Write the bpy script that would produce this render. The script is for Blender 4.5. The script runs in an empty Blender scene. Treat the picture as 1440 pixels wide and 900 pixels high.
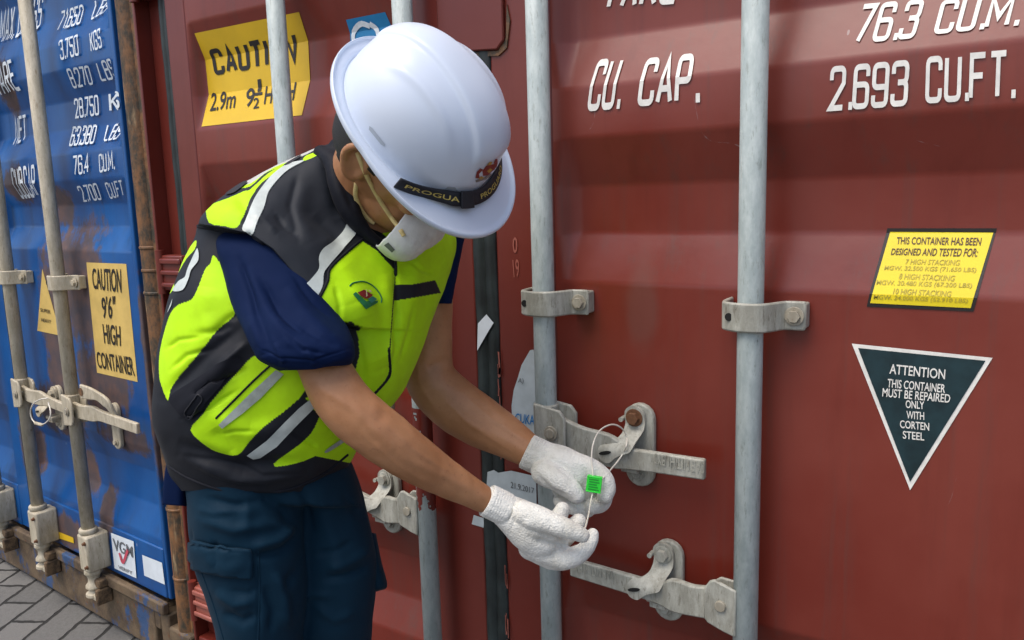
import bpy, bmesh, math, random
import numpy as np
from mathutils import Vector, Matrix
from mathutils.bvhtree import BVHTree
from mathutils.geometry import delaunay_2d_cdt
random.seed(4)
SC = bpy.context.scene
COL = SC.collection
# ------------------------------------------------------------------ camera
FPX = 1125.9
YAW, PITCH, ROLL = -.5834, -.1563, -.0303
CAM = np.array([0, -1.32, 1.42])
_cy, _sy, _cp, _sp = math.cos(YAW), math.sin(YAW), math.cos(PITCH), math.sin(PITCH)
RF = np.array([_sy*_cp, _cy*_cp, _sp]); _r = np.array([_cy, -_sy, 0]); _u = np.cross(_r, RF)
RR = math.cos(ROLL)*_r+math.sin(ROLL)*_u; RU = -math.sin(ROLL)*_r+math.cos(ROLL)*_u
cd = bpy.data.cameras.new('camera'); cam = bpy.data.objects.new('camera', cd); COL.objects.link(cam)
cd.sensor_width = 36; cd.lens = FPX/1440*36; cd.clip_start = .02; cd.clip_end = 2000
cam.matrix_world = Matrix([[RR[i], RU[i], -RF[i], CAM[i]] for i in range(3)]+[[0, 0, 0, 1]])
SC.camera = cam
# ------------------------------------------------------------------ light
W = bpy.data.worlds.new('World'); SC.world = W; W.use_nodes = True
nt = W.node_tree; nt.nodes.clear()
SUN_EL, SUN_AZ = math.radians(64), math.radians(200)     # azimuth clockwise from +y
sky = nt.nodes.new('ShaderNodeTexSky'); sky.sky_type = 'NISHITA'; sky.sun_disc = False
sky.sun_elevation = SUN_EL; sky.sun_rotation = SUN_AZ; sky.air_density = 1.0; sky.dust_density = 4.0; sky.ozone_density = 1
bg = nt.nodes.new('ShaderNodeBackground'); bg.inputs[1].default_value = .15
wo = nt.nodes.new('ShaderNodeOutputWorld'); nt.links.new(sky.outputs[0], bg.inputs[0]); nt.links.new(bg.outputs[0], wo.inputs[0])
sl = bpy.data.lights.new('sun', 'SUN'); sl.energy = 1.3; sl.angle = math.radians(45); sl.color = (1, .96, .9)
so = bpy.data.objects.new('sun', sl); COL.objects.link(so)
sd = Vector((math.sin(SUN_AZ)*math.cos(SUN_EL), math.cos(SUN_AZ)*math.cos(SUN_EL), math.sin(SUN_EL)))
so.rotation_euler = sd.to_track_quat('Z', 'Y').to_euler()
SC.view_settings.view_transform = 'Standard'; SC.view_settings.look = 'None'; SC.view_settings.gamma = 1
SC.view_settings.exposure = .50

# ------------------------------------------------------------------ helpers
def D(x, y, d):
    """point at depth d metres seen at photo position x, y"""
    return CAM+d*(RF+RR*(x-720)/FPX-RU*(y-450)/FPX)
def CF(x, y, z):  # camera frame direction -> world
    return x*RR+y*RU-z*RF
def PX(V):
    v = V-CAM; z = v@RF
    return np.stack([720+FPX*(v@RR)/z, 450-FPX*(v@RU)/z], -1)
def empty(name, loc, rz=0, **pr):
    o = bpy.data.objects.new(name, None); COL.objects.link(o); o.location = loc; o.rotation_euler = (0, 0, rz)
    o.empty_display_size = .1
    for k, v in pr.items(): o[k] = v
    return o
def wm(o):
    m = Matrix.LocRotScale(o.location, o.rotation_euler, None)
    return m if o.parent is None else wm(o.parent) @ o.matrix_parent_inverse @ m
def mk(name, V, Fc, mat, parent=None, smooth=False, M=None, bevel=0, **pr):
    V = np.asarray(V, float)   # with M the vertices are already in the parent's own frame
    me = bpy.data.meshes.new(name); me.from_pydata(V.tolist(), [], [tuple(int(i) for i in f) for f in Fc]); me.update()
    o = bpy.data.objects.new(name, me); COL.objects.link(o)
    if mat is not None: me.materials.append(mat)
    if smooth: me.shade_smooth()
    if parent is not None:
        o.parent = parent
        if M is None: o.matrix_parent_inverse = wm(parent).inverted()
    if bevel:
        b = o.modifiers.new('b', 'BEVEL'); b.width = bevel; b.segments = 2; b.limit_method = 'ANGLE'; b.angle_limit = math.radians(40)
        me.shade_smooth(); b.harden_normals = False
        try: me.set_sharp_from_angle(angle=math.radians(50))
        except Exception: pass
    for k, v in pr.items(): o[k] = v
    return o
class MB:
    def __init__(s): s.V = []; s.F = []
    def add(s, V, Fc):
        n = len(s.V); s.V += [tuple(v) for v in V]; s.F += [tuple(i+n for i in f) for f in Fc]; return s
    def box(s, x0, x1, y0, y1, z0, z1):
        V = [(x, y, z) for x in (x0, x1) for y in (y0, y1) for z in (z0, z1)]
        return s.add(V, [(0, 1, 3, 2), (4, 6, 7, 5), (0, 4, 5, 1), (2, 3, 7, 6), (0, 2, 6, 4), (1, 5, 7, 3)])
    def prism(s, poly, y0, y1, bend=None):   # polygon in x,z extruded along y
        a = sum(poly[i][0]*poly[(i+1) % len(poly)][1]-poly[(i+1) % len(poly)][0]*poly[i][1] for i in range(len(poly)))
        if a < 0: poly = poly[::-1]
        n = len(poly)
        f = bend or (lambda x, z: 0)
        V = [(x, y0+f(x, z), z) for x, z in poly]+[(x, y1+f(x, z), z) for x, z in poly]
        return s.add(V, [tuple(range(n)), tuple(range(2*n-1, n-1, -1))]+[((i+1) % n, i, n+i, n+(i+1) % n) for i in range(n)])
    def cyl(s, p, q, r, n=20, r2=None, cap=True):
        p, q = np.array(p, float), np.array(q, float); d = q-p; d /= np.linalg.norm(d)
        a = np.cross(d, [0, 0, 1]) if abs(d[2]) < .9 else np.cross(d, [1, 0, 0]); a /= np.linalg.norm(a); b = np.cross(d, a)
        r2 = r if r2 is None else r2
        V = [p+r*(a*math.cos(t)+b*math.sin(t)) for t in np.arange(n)*2*math.pi/n]+[q+r2*(a*math.cos(t)+b*math.sin(t)) for t in np.arange(n)*2*math.pi/n]
        Fc = [(i, (i+1) % n, n+(i+1) % n, n+i) for i in range(n)]
        if cap: Fc += [tuple(range(n-1, -1, -1)), tuple(range(n, 2*n))]
        return s.add(V, Fc)
    def lathe(s, c, prof, n=24):   # prof [(r, z)], about vertical axis at c=(x,y)
        V = []
        for r, z in prof:
            for i in range(n):
                t = 2*math.pi*i/n; V.append((c[0]+r*math.cos(t), c[1]+r*math.sin(t), z))
        Fc = [(j*n+i, j*n+(i+1) % n, (j+1)*n+(i+1) % n, (j+1)*n+i) for j in range(len(prof)-1) for i in range(n)]
        Fc += [tuple(range(n-1, -1, -1)), tuple(range((len(prof)-1)*n, len(prof)*n))]
        return s.add(V, Fc)
    def mk(s, name, mat, parent=None, **k): return mk(name, s.V, s.F, mat, parent, **k)
def catmull(P, n):
    P = np.asarray(P, float); m = len(P); out = []
    t = np.linspace(0, m-1, n); i = np.clip(t.astype(int), 0, m-2); f = (t-i)[:, None]
    p0 = P[np.maximum(i-1, 0)]; p1 = P[i]; p2 = P[i+1]; p3 = P[np.minimum(i+2, m-1)]
    p0 = np.where((i == 0)[:, None], 2*p1-p2, p0); p3 = np.where((i == m-2)[:, None], 2*p2-p1, p3)
    return .5*(2*p1+(p2-p0)*f+(2*p0-5*p1+4*p2-p3)*f**2+(-p0+3*p1-3*p2+p3)*f**3)
def grid_faces(nr, nc, wrap=True, caps=True):
    j = np.arange(nr-1)[:, None]; i = np.arange(nc if wrap else nc-1)[None]
    a = j*nc+i; b = j*nc+(i+1) % nc; Fc = np.stack([a, b, b+nc, a+nc], -1).reshape(-1, 4).tolist()
    if caps: Fc += [list(range(nc-1, -1, -1)), list(range((nr-1)*nc, nr*nc))]
    return Fc
def loft(rings, nr, nc, power=2.0):
    """rings: (Lx,Ly,Ld, Rx,Ry,Rd, t): left and right outline points and half thickness t towards the viewer"""
    A = np.array([np.concatenate([D(*r[0:3]), D(*r[3:6]), [r[6]]]) for r in rings])
    A = catmull(A, nr); L, Rg, t = A[:, :3], A[:, 3:6], A[:, 6:7]
    C = (L+Rg)/2; a = (Rg-L)/2; T = np.gradient(C, axis=0)
    an = a/np.linalg.norm(a, axis=1, keepdims=True)
    v = C-CAM; v /= np.linalg.norm(v, axis=1, keepdims=True)
    b = -v+an*np.sum(v*an, 1, keepdims=True); b /= np.linalg.norm(b, axis=1, keepdims=True)
    th = np.linspace(0, 2*np.pi, nc, endpoint=False); c, s_ = np.cos(th), np.sin(th)
    c = np.sign(c)*abs(c)**(2/power); s_ = np.sign(s_)*abs(s_)**(2/power)
    V = C[:, None]+a[:, None]*c[None, :, None]+(b*t)[:, None]*s_[None, :, None]
    V = V.reshape(-1, 3); return V, grid_faces(nr, nc)
def limb(pts, nr=24, nc=20, world=False, cap=True, flat=None):
    """pts: (px,py,depth,radius in photo px) chain -> round tapered tube with rounded ends"""
    A = []
    for p in pts:
        c = np.array(p[:3]) if world else D(*p[:3]); r = p[3] if world else p[3]*p[2]/FPX
        A.append(np.concatenate([c, [r]]))
    A = catmull(A, nr); C, r = A[:, :3], A[:, 3]
    if cap:   # hemispherical ends
        d0 = C[0]-C[1]; d0 /= np.linalg.norm(d0); d1 = C[-1]-C[-2]; d1 /= np.linalg.norm(d1)
        k = np.array([.95, .8, .5, .2])
        k0 = np.sin(np.arccos(1-np.array([.97, .8, .5, .2]))) 
        a0 = [C[0]+d0*r[0]*q for q in (.98, .85, .6, .3)]; r0 = [r[0]*math.sqrt(1-q*q) for q in (.98, .85, .6, .3)]
        a1 = [C[-1]+d1*r[-1]*q for q in (.3, .6, .85, .98)]; r1 = [r[-1]*math.sqrt(1-q*q) for q in (.3, .6, .85, .98)]
        C = np.array(a0+list(C)+a1); r = np.array(r0+list(r)+r1)
    T = np.gradient(C, axis=0); T /= np.linalg.norm(T, axis=1, keepdims=True)
    u = np.cross(T[0], RF); u /= np.linalg.norm(u); V = []
    for i in range(len(C)):
        u = u-T[i]*(u@T[i]); u /= np.linalg.norm(u); w = np.cross(T[i], u)
        th = np.arange(nc)*2*np.pi/nc
        fl = 1 if flat is None else flat
        V.append(C[i]+r[i]*(np.cos(th)[:, None]*u+fl*np.sin(th)[:, None]*w))
    return np.concatenate(V), grid_faces(len(C), nc)
def ellipsoid(c, ax, n=24, m=32):   # ax: three world semi-axis vectors
    ph = np.linspace(-np.pi/2+.02, np.pi/2-.02, n); th = np.arange(m)*2*np.pi/m
    V = (c+np.cos(ph)[:, None, None]*(np.cos(th)[None, :, None]*ax[0]+np.sin(th)[None, :, None]*ax[1])+np.sin(ph)[:, None, None]*ax[2]).reshape(-1, 3)
    return V, grid_faces(n, m)
def fuse(pieces, voxel, smooth_it=6, fac=.5):
    """one continuous surface out of overlapping closed shapes"""
    V, Fc, n = [], [], 0
    for v, f in pieces:
        V.append(v); Fc += [[i+n for i in q] for q in f]; n += len(v)
    o = mk('tmp', np.concatenate(V), Fc, None)
    m = o.modifiers.new('r', 'REMESH'); m.mode = 'VOXEL'; m.voxel_size = voxel
    m = o.modifiers.new('s', 'SMOOTH'); m.factor = fac; m.iterations = smooth_it
    dg = bpy.context.evaluated_depsgraph_get(); me = bpy.data.meshes.new_from_object(o.evaluated_get(dg))
    nv = len(me.vertices); A = np.empty(nv*3); me.vertices.foreach_get('co', A)
    F2 = [tuple(p.vertices) for p in me.polygons]
    bpy.data.objects.remove(o); bpy.data.meshes.remove(me)
    return A.reshape(-1, 3), F2
def normals(V, Fc):
    N = np.zeros_like(V); Q = np.array([f[:4] if len(f) >= 4 else (f[0], f[1], f[2], f[2]) for f in Fc])
    n = np.cross(V[Q[:, 2]]-V[Q[:, 0]], V[Q[:, 3]]-V[Q[:, 1]])
    for k in range(4): np.add.at(N, Q[:, k], n)
    N /= (np.linalg.norm(N, axis=1, keepdims=True)+1e-12)
    if np.sum((V-V.mean(0))*N) < 0: N = -N
    return N
_rng = np.random.RandomState(7); _tab = _rng.rand(32, 32, 32)
def vnoise(P):
    i = np.floor(P).astype(int); f = P-i; f = f*f*(3-2*f); i = i % 32; j = (i+1) % 32; g = lambda a, b, c: _tab[a, b, c]
    x0, y0, z0 = i.T; x1, y1, z1 = j.T; fx, fy, fz = f.T
    return ((g(x0, y0, z0)*(1-fx)+g(x1, y0, z0)*fx)*(1-fy)+(g(x0, y1, z0)*(1-fx)+g(x1, y1, z0)*fx)*fy)*(1-fz) + \
        ((g(x0, y0, z1)*(1-fx)+g(x1, y0, z1)*fx)*(1-fy)+(g(x0, y1, z1)*(1-fx)+g(x1, y1, z1)*fx)*fy)*fz
def seg_dist(Q, poly):
    best = np.full(len(Q), 1e9); par = np.zeros(len(Q)); poly = np.array(poly, float); n = len(poly)-1
    for k in range(n):
        a, b = poly[k], poly[k+1]; d = b-a; t = np.clip(((Q-a)@d)/(d@d), 0, 1); e = np.linalg.norm(Q-(a+t[:, None]*d), axis=1)
        m = e < best; best[m] = e[m]; par[m] = (k+t[m])/n
    return best, par
def inside(Q, poly):
    poly = np.array(poly, float); x, y = Q[:, 0], Q[:, 1]; r = np.zeros(len(Q), bool); j = len(poly)-1
    for i in range(len(poly)):
        xi, yi = poly[i]; xj, yj = poly[j]
        c = ((yi > y) != (yj > y)) & (x < (xj-xi)*(y-yi)/(yj-yi+1e-12)+xi); r ^= c; j = i
    return r
def smoothpoly(poly, n=6):   # rounded closed polygon
    P = np.array(poly, float); m = len(P); out = []
    for i in range(m):
        p0, p1, p2, p3 = P[i-1], P[i], P[(i+1) % m], P[(i+2) % m]
        for f in np.arange(n)/n: out.append(.5*(2*p1+(p2-p0)*f+(2*p0-5*p1+4*p2-p3)*f**2+(-p0+3*p1-3*p2+p3)*f**3))
    return np.array(out)
def folds(V, N, lines, amp_noise=0, sc=20):
    """lines: (polyline, amplitude m, width px); tapering creases and ridges"""
    Q = PX(V); front = np.clip(-(N@RF)*2, 0, 1)
    disp = np.zeros(len(V))
    for pl, amp, w in lines:
        d, t = seg_dist(Q, pl); disp += amp*np.exp(-(d/w)**2)*np.clip(np.sin(np.pi*np.clip(t, .04, .96))*1.6, 0, 1)
    V = V+N*(disp*front)[:, None]
    if amp_noise:
        w = vnoise(V*sc*.5+3)*1.5
        V = V+N*((vnoise(V*sc+w[:, None])-.5)*2*amp_noise+(vnoise(V*sc*2.7+9)-.5)*amp_noise*.7)[:, None]
    return V
# ------------------------------------------------------------------ materials
def newmat(name):
    m = bpy.data.materials.new(name); m.use_nodes = True; n = m.node_tree; return m, n, n.nodes['Principled BSDF']
def nd(n, t, **k):
    x = n.nodes.new(t)
    for a, b in k.items():
        if a.startswith('i_'): x.inputs[int(a[2:])].default_value = b
        else: setattr(x, a, b)
    return x
def coords(n, scale=(1, 1, 1), kind='Object'):
    tc = nd(n, 'ShaderNodeTexCoord'); mp = nd(n, 'ShaderNodeMapping'); mp.inputs['Scale'].default_value = scale
    n.links.new(tc.outputs[kind], mp.inputs[0]); return mp.outputs[0]
def noise(n, vec, scale, detail=4, rough=.6):
    x = nd(n, 'ShaderNodeTexNoise'); x.inputs['Scale'].default_value = scale; x.inputs['Detail'].default_value = detail; x.inputs['Roughness'].default_value = rough
    n.links.new(vec, x.inputs['Vector']); return x.outputs[0]
def ramp(n, v, a, b):
    x = nd(n, 'ShaderNodeMapRange'); x.interpolation_type = 'SMOOTHSTEP'; x.inputs[1].default_value = a; x.inputs[2].default_value = b
    n.links.new(v, x.inputs[0]); return x.outputs[0]
def math_(n, op, a, b=None, c=None):
    x = nd(n, 'ShaderNodeMath', operation=op)
    for i, v in enumerate((a, b, c)):
        if v is None: continue
        if isinstance(v, (int, float)): x.inputs[i].default_value = v
        else: n.links.new(v, x.inputs[i])
    return x.outputs[0]
def mix(n, f, a, b):
    x = nd(n, 'ShaderNodeMix', data_type='RGBA')
    for i, v in ((0, f), (6, a), (7, b)):
        if isinstance(v, (int, float)): x.inputs[i].default_value = v
        elif isinstance(v, tuple): x.inputs[i].default_value = (*v, 1)
        else: n.links.new(v, x.inputs[i])
    return x.outputs[2]
def bump(n, bsdf, h, strength=.3, dist=.002):
    b = nd(n, 'ShaderNodeBump'); b.inputs['Strength'].default_value = strength; b.inputs['Distance'].default_value = dist
    n.links.new(h, b.inputs['Height']); n.links.new(b.outputs[0], bsdf.inputs['Normal'])
def plain(name, col, rough=.5, metal=0, var=.12, sc=30, bstr=.15, bd=.001, spec=.5):
    m, n, b = newmat(name); v = coords(n); nz = noise(n, v, sc)
    b.inputs['Roughness'].default_value = rough; b.inputs['Metallic'].default_value = metal; b.inputs['Specular IOR Level'].default_value = spec
    n.links.new(mix(n, ramp(n, nz, .3, .7), tuple(c*(1-var) for c in col), tuple(min(1, c*(1+var)) for c in col)), b.inputs['Base Color'])
    if bstr: bump(n, b, noise(n, v, sc*6, 3), bstr, bd)
    return m
def blobmask(n, vec, blobs, nz, amp=.8):
    """union of soft patches (x, z, rx, rz) broken up by noise"""
    sep = nd(n, 'ShaderNodeSeparateXYZ'); n.links.new(vec, sep.inputs[0]); out = None
    for x, z, rx, rz in blobs:
        a = math_(n, 'MULTIPLY', math_(n, 'SUBTRACT', sep.outputs[0], x), 1/rx); b = math_(n, 'MULTIPLY', math_(n, 'SUBTRACT', sep.outputs[2], z), 1/rz)
        r = math_(n, 'SUBTRACT', 1.0, math_(n, 'SQRT', math_(n, 'ADD', math_(n, 'MULTIPLY', a, a), math_(n, 'MULTIPLY', b, b))))
        out = r if out is None else math_(n, 'MAXIMUM', out, r)
    return math_(n, 'ADD', out, math_(n, 'MULTIPLY', math_(n, 'SUBTRACT', nz, .5), amp*2))
def paint(name, col, faded, rust=(.10, .045, .02), blobs=None, rust_lo=.02, rust_hi=.36, chips=True, rough=.30, gen_rust=None, faint=None):
    m, n, b = newmat(name); v = coords(n)
    big = noise(n, v, 1.7, 5); streak = noise(n, coords(n, (14, 14, 1.2)), 1.5, 5, .65)
    c = mix(n, ramp(n, big, .35, .7), col, faded)
    c = mix(n, math_(n, 'MULTIPLY', ramp(n, streak, .5, .8), .35), c, tuple(x*.62 for x in col))
    fine = noise(n, v, 60, 4)
    if faint:
        f = blobmask(n, v, faint, noise(n, v, 9, 4), .5); c = mix(n, math_(n, 'MULTIPLY', ramp(n, f, 0, .6), .28), c, (.13, .09, .075))
    h = fine
    if chips:
        vo = nd(n, 'ShaderNodeTexVoronoi'); vo.inputs['Scale'].default_value = 9; n.links.new(coords(n, (1.5, 0, .8)), vo.inputs['Vector'])
        sz = math_(n, 'MULTIPLY', ramp(n, noise(n, v, 23, 2), .48, .78), .085)
        ch = math_(n, 'LESS_THAN', vo.outputs['Distance'], sz)
        c = mix(n, math_(n, 'MULTIPLY', ch, .8), c, tuple(min(.6, x*.6+.2) for x in faded))
        sc_ = nd(n, 'ShaderNodeTexNoise'); sc_.inputs['Scale'].default_value = 3.1; sc_.inputs['Detail'].default_value = 2; n.links.new(coords(n, (1, 1, .35)), sc_.inputs['Vector'])
        ln = math_(n, 'ABSOLUTE', math_(n, 'SUBTRACT', sc_.outputs[0], .5)); ln = math_(n, 'LESS_THAN', ln, math_(n, 'MULTIPLY', ramp(n, noise(n, coords(n, (1, 1, .6)), 6, 5, .7), .60, .72), .0035))
        c = mix(n, math_(n, 'MULTIPLY', ln, .7), c, tuple(min(.6, x*.5+.16) for x in faded))
        dirt = noise(n, coords(n, (22, 22, .8)), 1.0, 6, .75)
        c = mix(n, math_(n, 'MULTIPLY', ramp(n, dirt, .50, .75), .55), c, (.10, .05, .04) if col[0] > .1 else (.02, .05, .10))
    if blobs:
        nz = math_(n, 'ADD', math_(n, 'MULTIPLY', noise(n, v, 7, 8, .75), .6), math_(n, 'MULTIPLY', noise(n, coords(n, (40, 40, 9)), 1, 6, .7), .4))
        rm = math_(n, 'MULTIPLY', ramp(n, blobmask(n, v, blobs, nz, 1.3), rust_lo, rust_hi), .88)
        rc = mix(n, ramp(n, noise(n, v, 18, 6), .35, .7), rust, (.15, .075, .035))
        c = mix(n, rm, c, rc)
        rr = math_(n, 'ADD', math_(n, 'MULTIPLY', rm, .4), rough)
    else: rr = math_(n, 'ADD', math_(n, 'MULTIPLY', big, .2), rough-.08)
    n.links.new(c, b.inputs['Base Color']); n.links.new(rr, b.inputs['Roughness'])
    dent = noise(n, v, 5, 3)
    bump(n, b, math_(n, 'ADD', math_(n, 'MULTIPLY', fine, .12), dent), .35, .004)
    return m
RED = paint('red_paint', (.160, .021, .012), (.205, .040, .026), faint=[(1.44, 1.22, .04, .12)])
RED2 = paint('red_frame_paint', (.130, .018, .011), (.170, .032, .022), chips=False)
REDH = paint('pale_red_primer', (.30, .085, .06), (.36, .12, .09), chips=False)
BLUE = paint('blue_paint', (.001, .060, .23), (.003, .105, .35), rust=(.075, .050, .034),
             blobs=[(-.50, 1.18, .23, .24), (-.70, 1.0, .10, .35), (-.40, .86, .2, .16), (-.72, .72, .22, .12), (-.3, .70, .18, .06), (-1.02, .55, .07, .2), (-.62, .52, .08, .10),
                    (-.86, 1.5, .10, .08), (-.60, 1.42, .10, .08), (-.77, .28, .30, .07), (-.1, .9, .04, .4), (-.48, .42, .05, .1), (-.86, 1.83, .08, .12)])
BLUER = paint('rusted_blue_sill_paint', (.008, .09, .26), (.03, .12, .28), rust=(.13, .075, .032), blobs=[(-.6, .12, .95, .30), (-1.3, .12, .5, .3)], rust_lo=-.35, rust_hi=.1)
RUST, n_, b_ = newmat('rusty_steel')
v_ = coords(n_); c_ = mix(n_, ramp(n_, noise(n_, coords(n_, (2, 2, 1)), 14, 8, .75), .38, .64), (.040, .036, .024), (.22, .10, .036))
c_ = mix(n_, ramp(n_, noise(n_, coords(n_, (5, 5, .9)), 4, 6), .60, .68), c_, (.34, .24, .13))
n_.links.new(c_, b_.inputs['Base Color']); b_.inputs['Roughness'].default_value = .6; bump(n_, b_, noise(n_, v_, 60, 6), .6, .003)
def metalpaint(name, a, b2, spot=(.25, .22, .18)):
    m, n, b = newmat(name); v = coords(n)
    c = mix(n, ramp(n, noise(n, coords(n, (3, 3, 1)), 16, 6, .7), .35, .7), a, b2)
    sp = ramp(n, noise(n, coords(n, (1.5, 1.5, .35)), 95, 6, .75), .54, .66)
    c = mix(n, math_(n, 'MULTIPLY', sp, .55), c, spot)
    sp2 = ramp(n, noise(n, coords(n, (2, 2, .6)), 22, 8, .8), .63, .68)
    c = mix(n, math_(n, 'MULTIPLY', sp2, .8), c, tuple(x*.6 for x in spot))
    n.links.new(c, b.inputs['Base Color']); b.inputs['Roughness'].default_value = .5
    bump(n, b, noise(n, v, 140, 5), .5, .0012)
    return m
ROD = metalpaint('galvanised_grey_rod', (.36, .42, .41), (.50, .56, .54), (.20, .22, .19))
HW = metalpaint('grimy_cast_steel', (.28, .275, .23), (.46, .46, .40), (.11, .09, .06))
HWB = metalpaint('cream_painted_steel', (.40, .35, .25), (.56, .50, .38), (.22, .15, .08))
BOLT = metalpaint('bolt_steel', (.28, .25, .19), (.42, .39, .31), (.15, .09, .05))
RBOLT = plain('rusty_bolt', (.14, .06, .025), .7, sc=120)
GASK = plain('weathered_rubber', (.018, .026, .026), .5, sc=14, var=.5, bstr=.3)
WHT = plain('white_lettering', (.80, .78, .72), .5, var=.1, sc=50, bstr=0)
WHTB = plain('white_lettering_blue', (.70, .76, .80), .5, var=.12, sc=50, bstr=0)
YEL = plain('yellow_vinyl', (.72, .46, .015), .45, var=.06, sc=9, bstr=0)
YEL2 = plain('bright_yellow_vinyl', (.78, .62, .012), .4, var=.05, sc=9, bstr=0)
YEL3 = plain('faded_yellow_vinyl', (.66, .46, .13), .5, var=.1, sc=14, bstr=0)
BLK = plain('black_print', (.015, .012, .01), .5, var=.2, bstr=0)
BRN = plain('dark_brown_print', (.06, .018, .01), .5, var=.2, bstr=0)
FAINT = plain('faint_olive_print', (.42, .34, .03), .5, var=.2, bstr=0)
TEAL = plain('dark_teal_vinyl', (.010, .030, .036), .4, var=.3, sc=25, bstr=0)
PAPER = plain('pale_paper', (.46, .52, .54), .6, var=.08, sc=30, bstr=0)
WPAP = plain('white_paper', (.66, .72, .76), .6, var=.06, sc=20, bstr=0)
CYAN = plain('cyan_blue_vinyl', (.01, .19, .42), .45, var=.06, bstr=0)
INKB = plain('blue_ink', (.01, .16, .42), .5, var=.1, bstr=0)
INKG = plain('grey_ink', (.12, .13, .14), .6, var=.1, bstr=0)
PINK = plain('pink_red_ink', (.55, .08, .12), .5, var=.1, bstr=0)
DARK = plain('dark_hole', (.006, .006, .005), .8, var=.1, bstr=0)

SILL, n_, b_ = newmat('dirty_rusted_sill'); v_ = coords(n_)
c_ = mix(n_, ramp(n_, noise(n_, v_, 11, 8, .75), .30, .70), (.055, .036, .022), (.165, .115, .065))
c_ = mix(n_, math_(n_, 'MULTIPLY', ramp(n_, noise(n_, coords(n_, (9, 9, 5)), 1.1, 7, .75), .54, .60), .8), c_, (.010, .07, .20))
c_ = mix(n_, ramp(n_, noise(n_, v_, 26, 6, .75), .60, .68), c_, (.14, .055, .02))
n_.links.new(c_, b_.inputs['Base Color']); b_.inputs['Roughness'].default_value = .75; bump(n_, b_, noise(n_, v_, 30, 8, .7), .7, .005)
IRON, n_, b_ = newmat('brown_rusted_iron'); v_ = coords(n_)
n_.links.new(mix(n_, ramp(n_, noise(n_, v_, 45, 7, .7), .35, .65), (.055, .036, .022), (.18, .115, .06)), b_.inputs['Base Color']); b_.inputs['Roughness'].default_value = .8; bump(n_, b_, noise(n_, v_, 60, 6), .8, .003)
# ------------------------------------------------------------------ ground
m, n, b = newmat('concrete_pavers')
br = nd(n, 'ShaderNodeTexBrick'); br.inputs['Scale'].default_value = 1; br.offset = .5
br.inputs['Brick Width'].default_value = .25; br.inputs['Row Height'].default_value = .125; br.inputs['Mortar Size'].default_value = .0075; br.inputs['Mortar Smooth'].default_value = .35
br.inputs['Color1'].default_value = (.165, .160, .150, 1); br.inputs['Color2'].default_value = (.070, .069, .066, 1); br.inputs['Mortar'].default_value = (.018, .017, .015, 1)
tc = nd(n, 'ShaderNodeTexCoord'); mp = nd(n, 'ShaderNodeMapping'); mp.inputs['Rotation'].default_value = (0, 0, math.radians(62))
n.links.new(tc.outputs['Object'], mp.inputs[0])
wv = nd(n, 'ShaderNodeTexNoise'); wv.inputs['Scale'].default_value = 26; n.links.new(mp.outputs[0], wv.inputs['Vector'])
wm_ = nd(n, 'ShaderNodeVectorMath', operation='MULTIPLY_ADD'); n.links.new(wv.outputs[1], wm_.inputs[0]); wm_.inputs[1].default_value = (.016, .016, 0); n.links.new(mp.outputs[0], wm_.inputs[2])
n.links.new(wm_.outputs[0], br.inputs['Vector'])
nz = noise(n, tc.outputs['Object'], 70, 6, .7)
c = mix(n, math_(n, 'MULTIPLY', ramp(n, nz, .3, .75), .55), br.outputs['Color'], (.17, .168, .16))
c = mix(n, math_(n, 'MULTIPLY', br.outputs['Fac'], .9), c, (.018, .017, .015))
n.links.new(c, b.inputs['Base Color']); b.inputs['Roughness'].default_value = .9
bump(n, b, math_(n, 'SUBTRACT', math_(n, 'MULTIPLY', nz, .25), br.outputs['Fac']), .9, .012)
mk('pavement', [(-400, -400, 0), (400, -400, 0), (400, 400, 0), (-400, 400, 0)], [(0, 1, 2, 3)], m, kind='structure')

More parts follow.
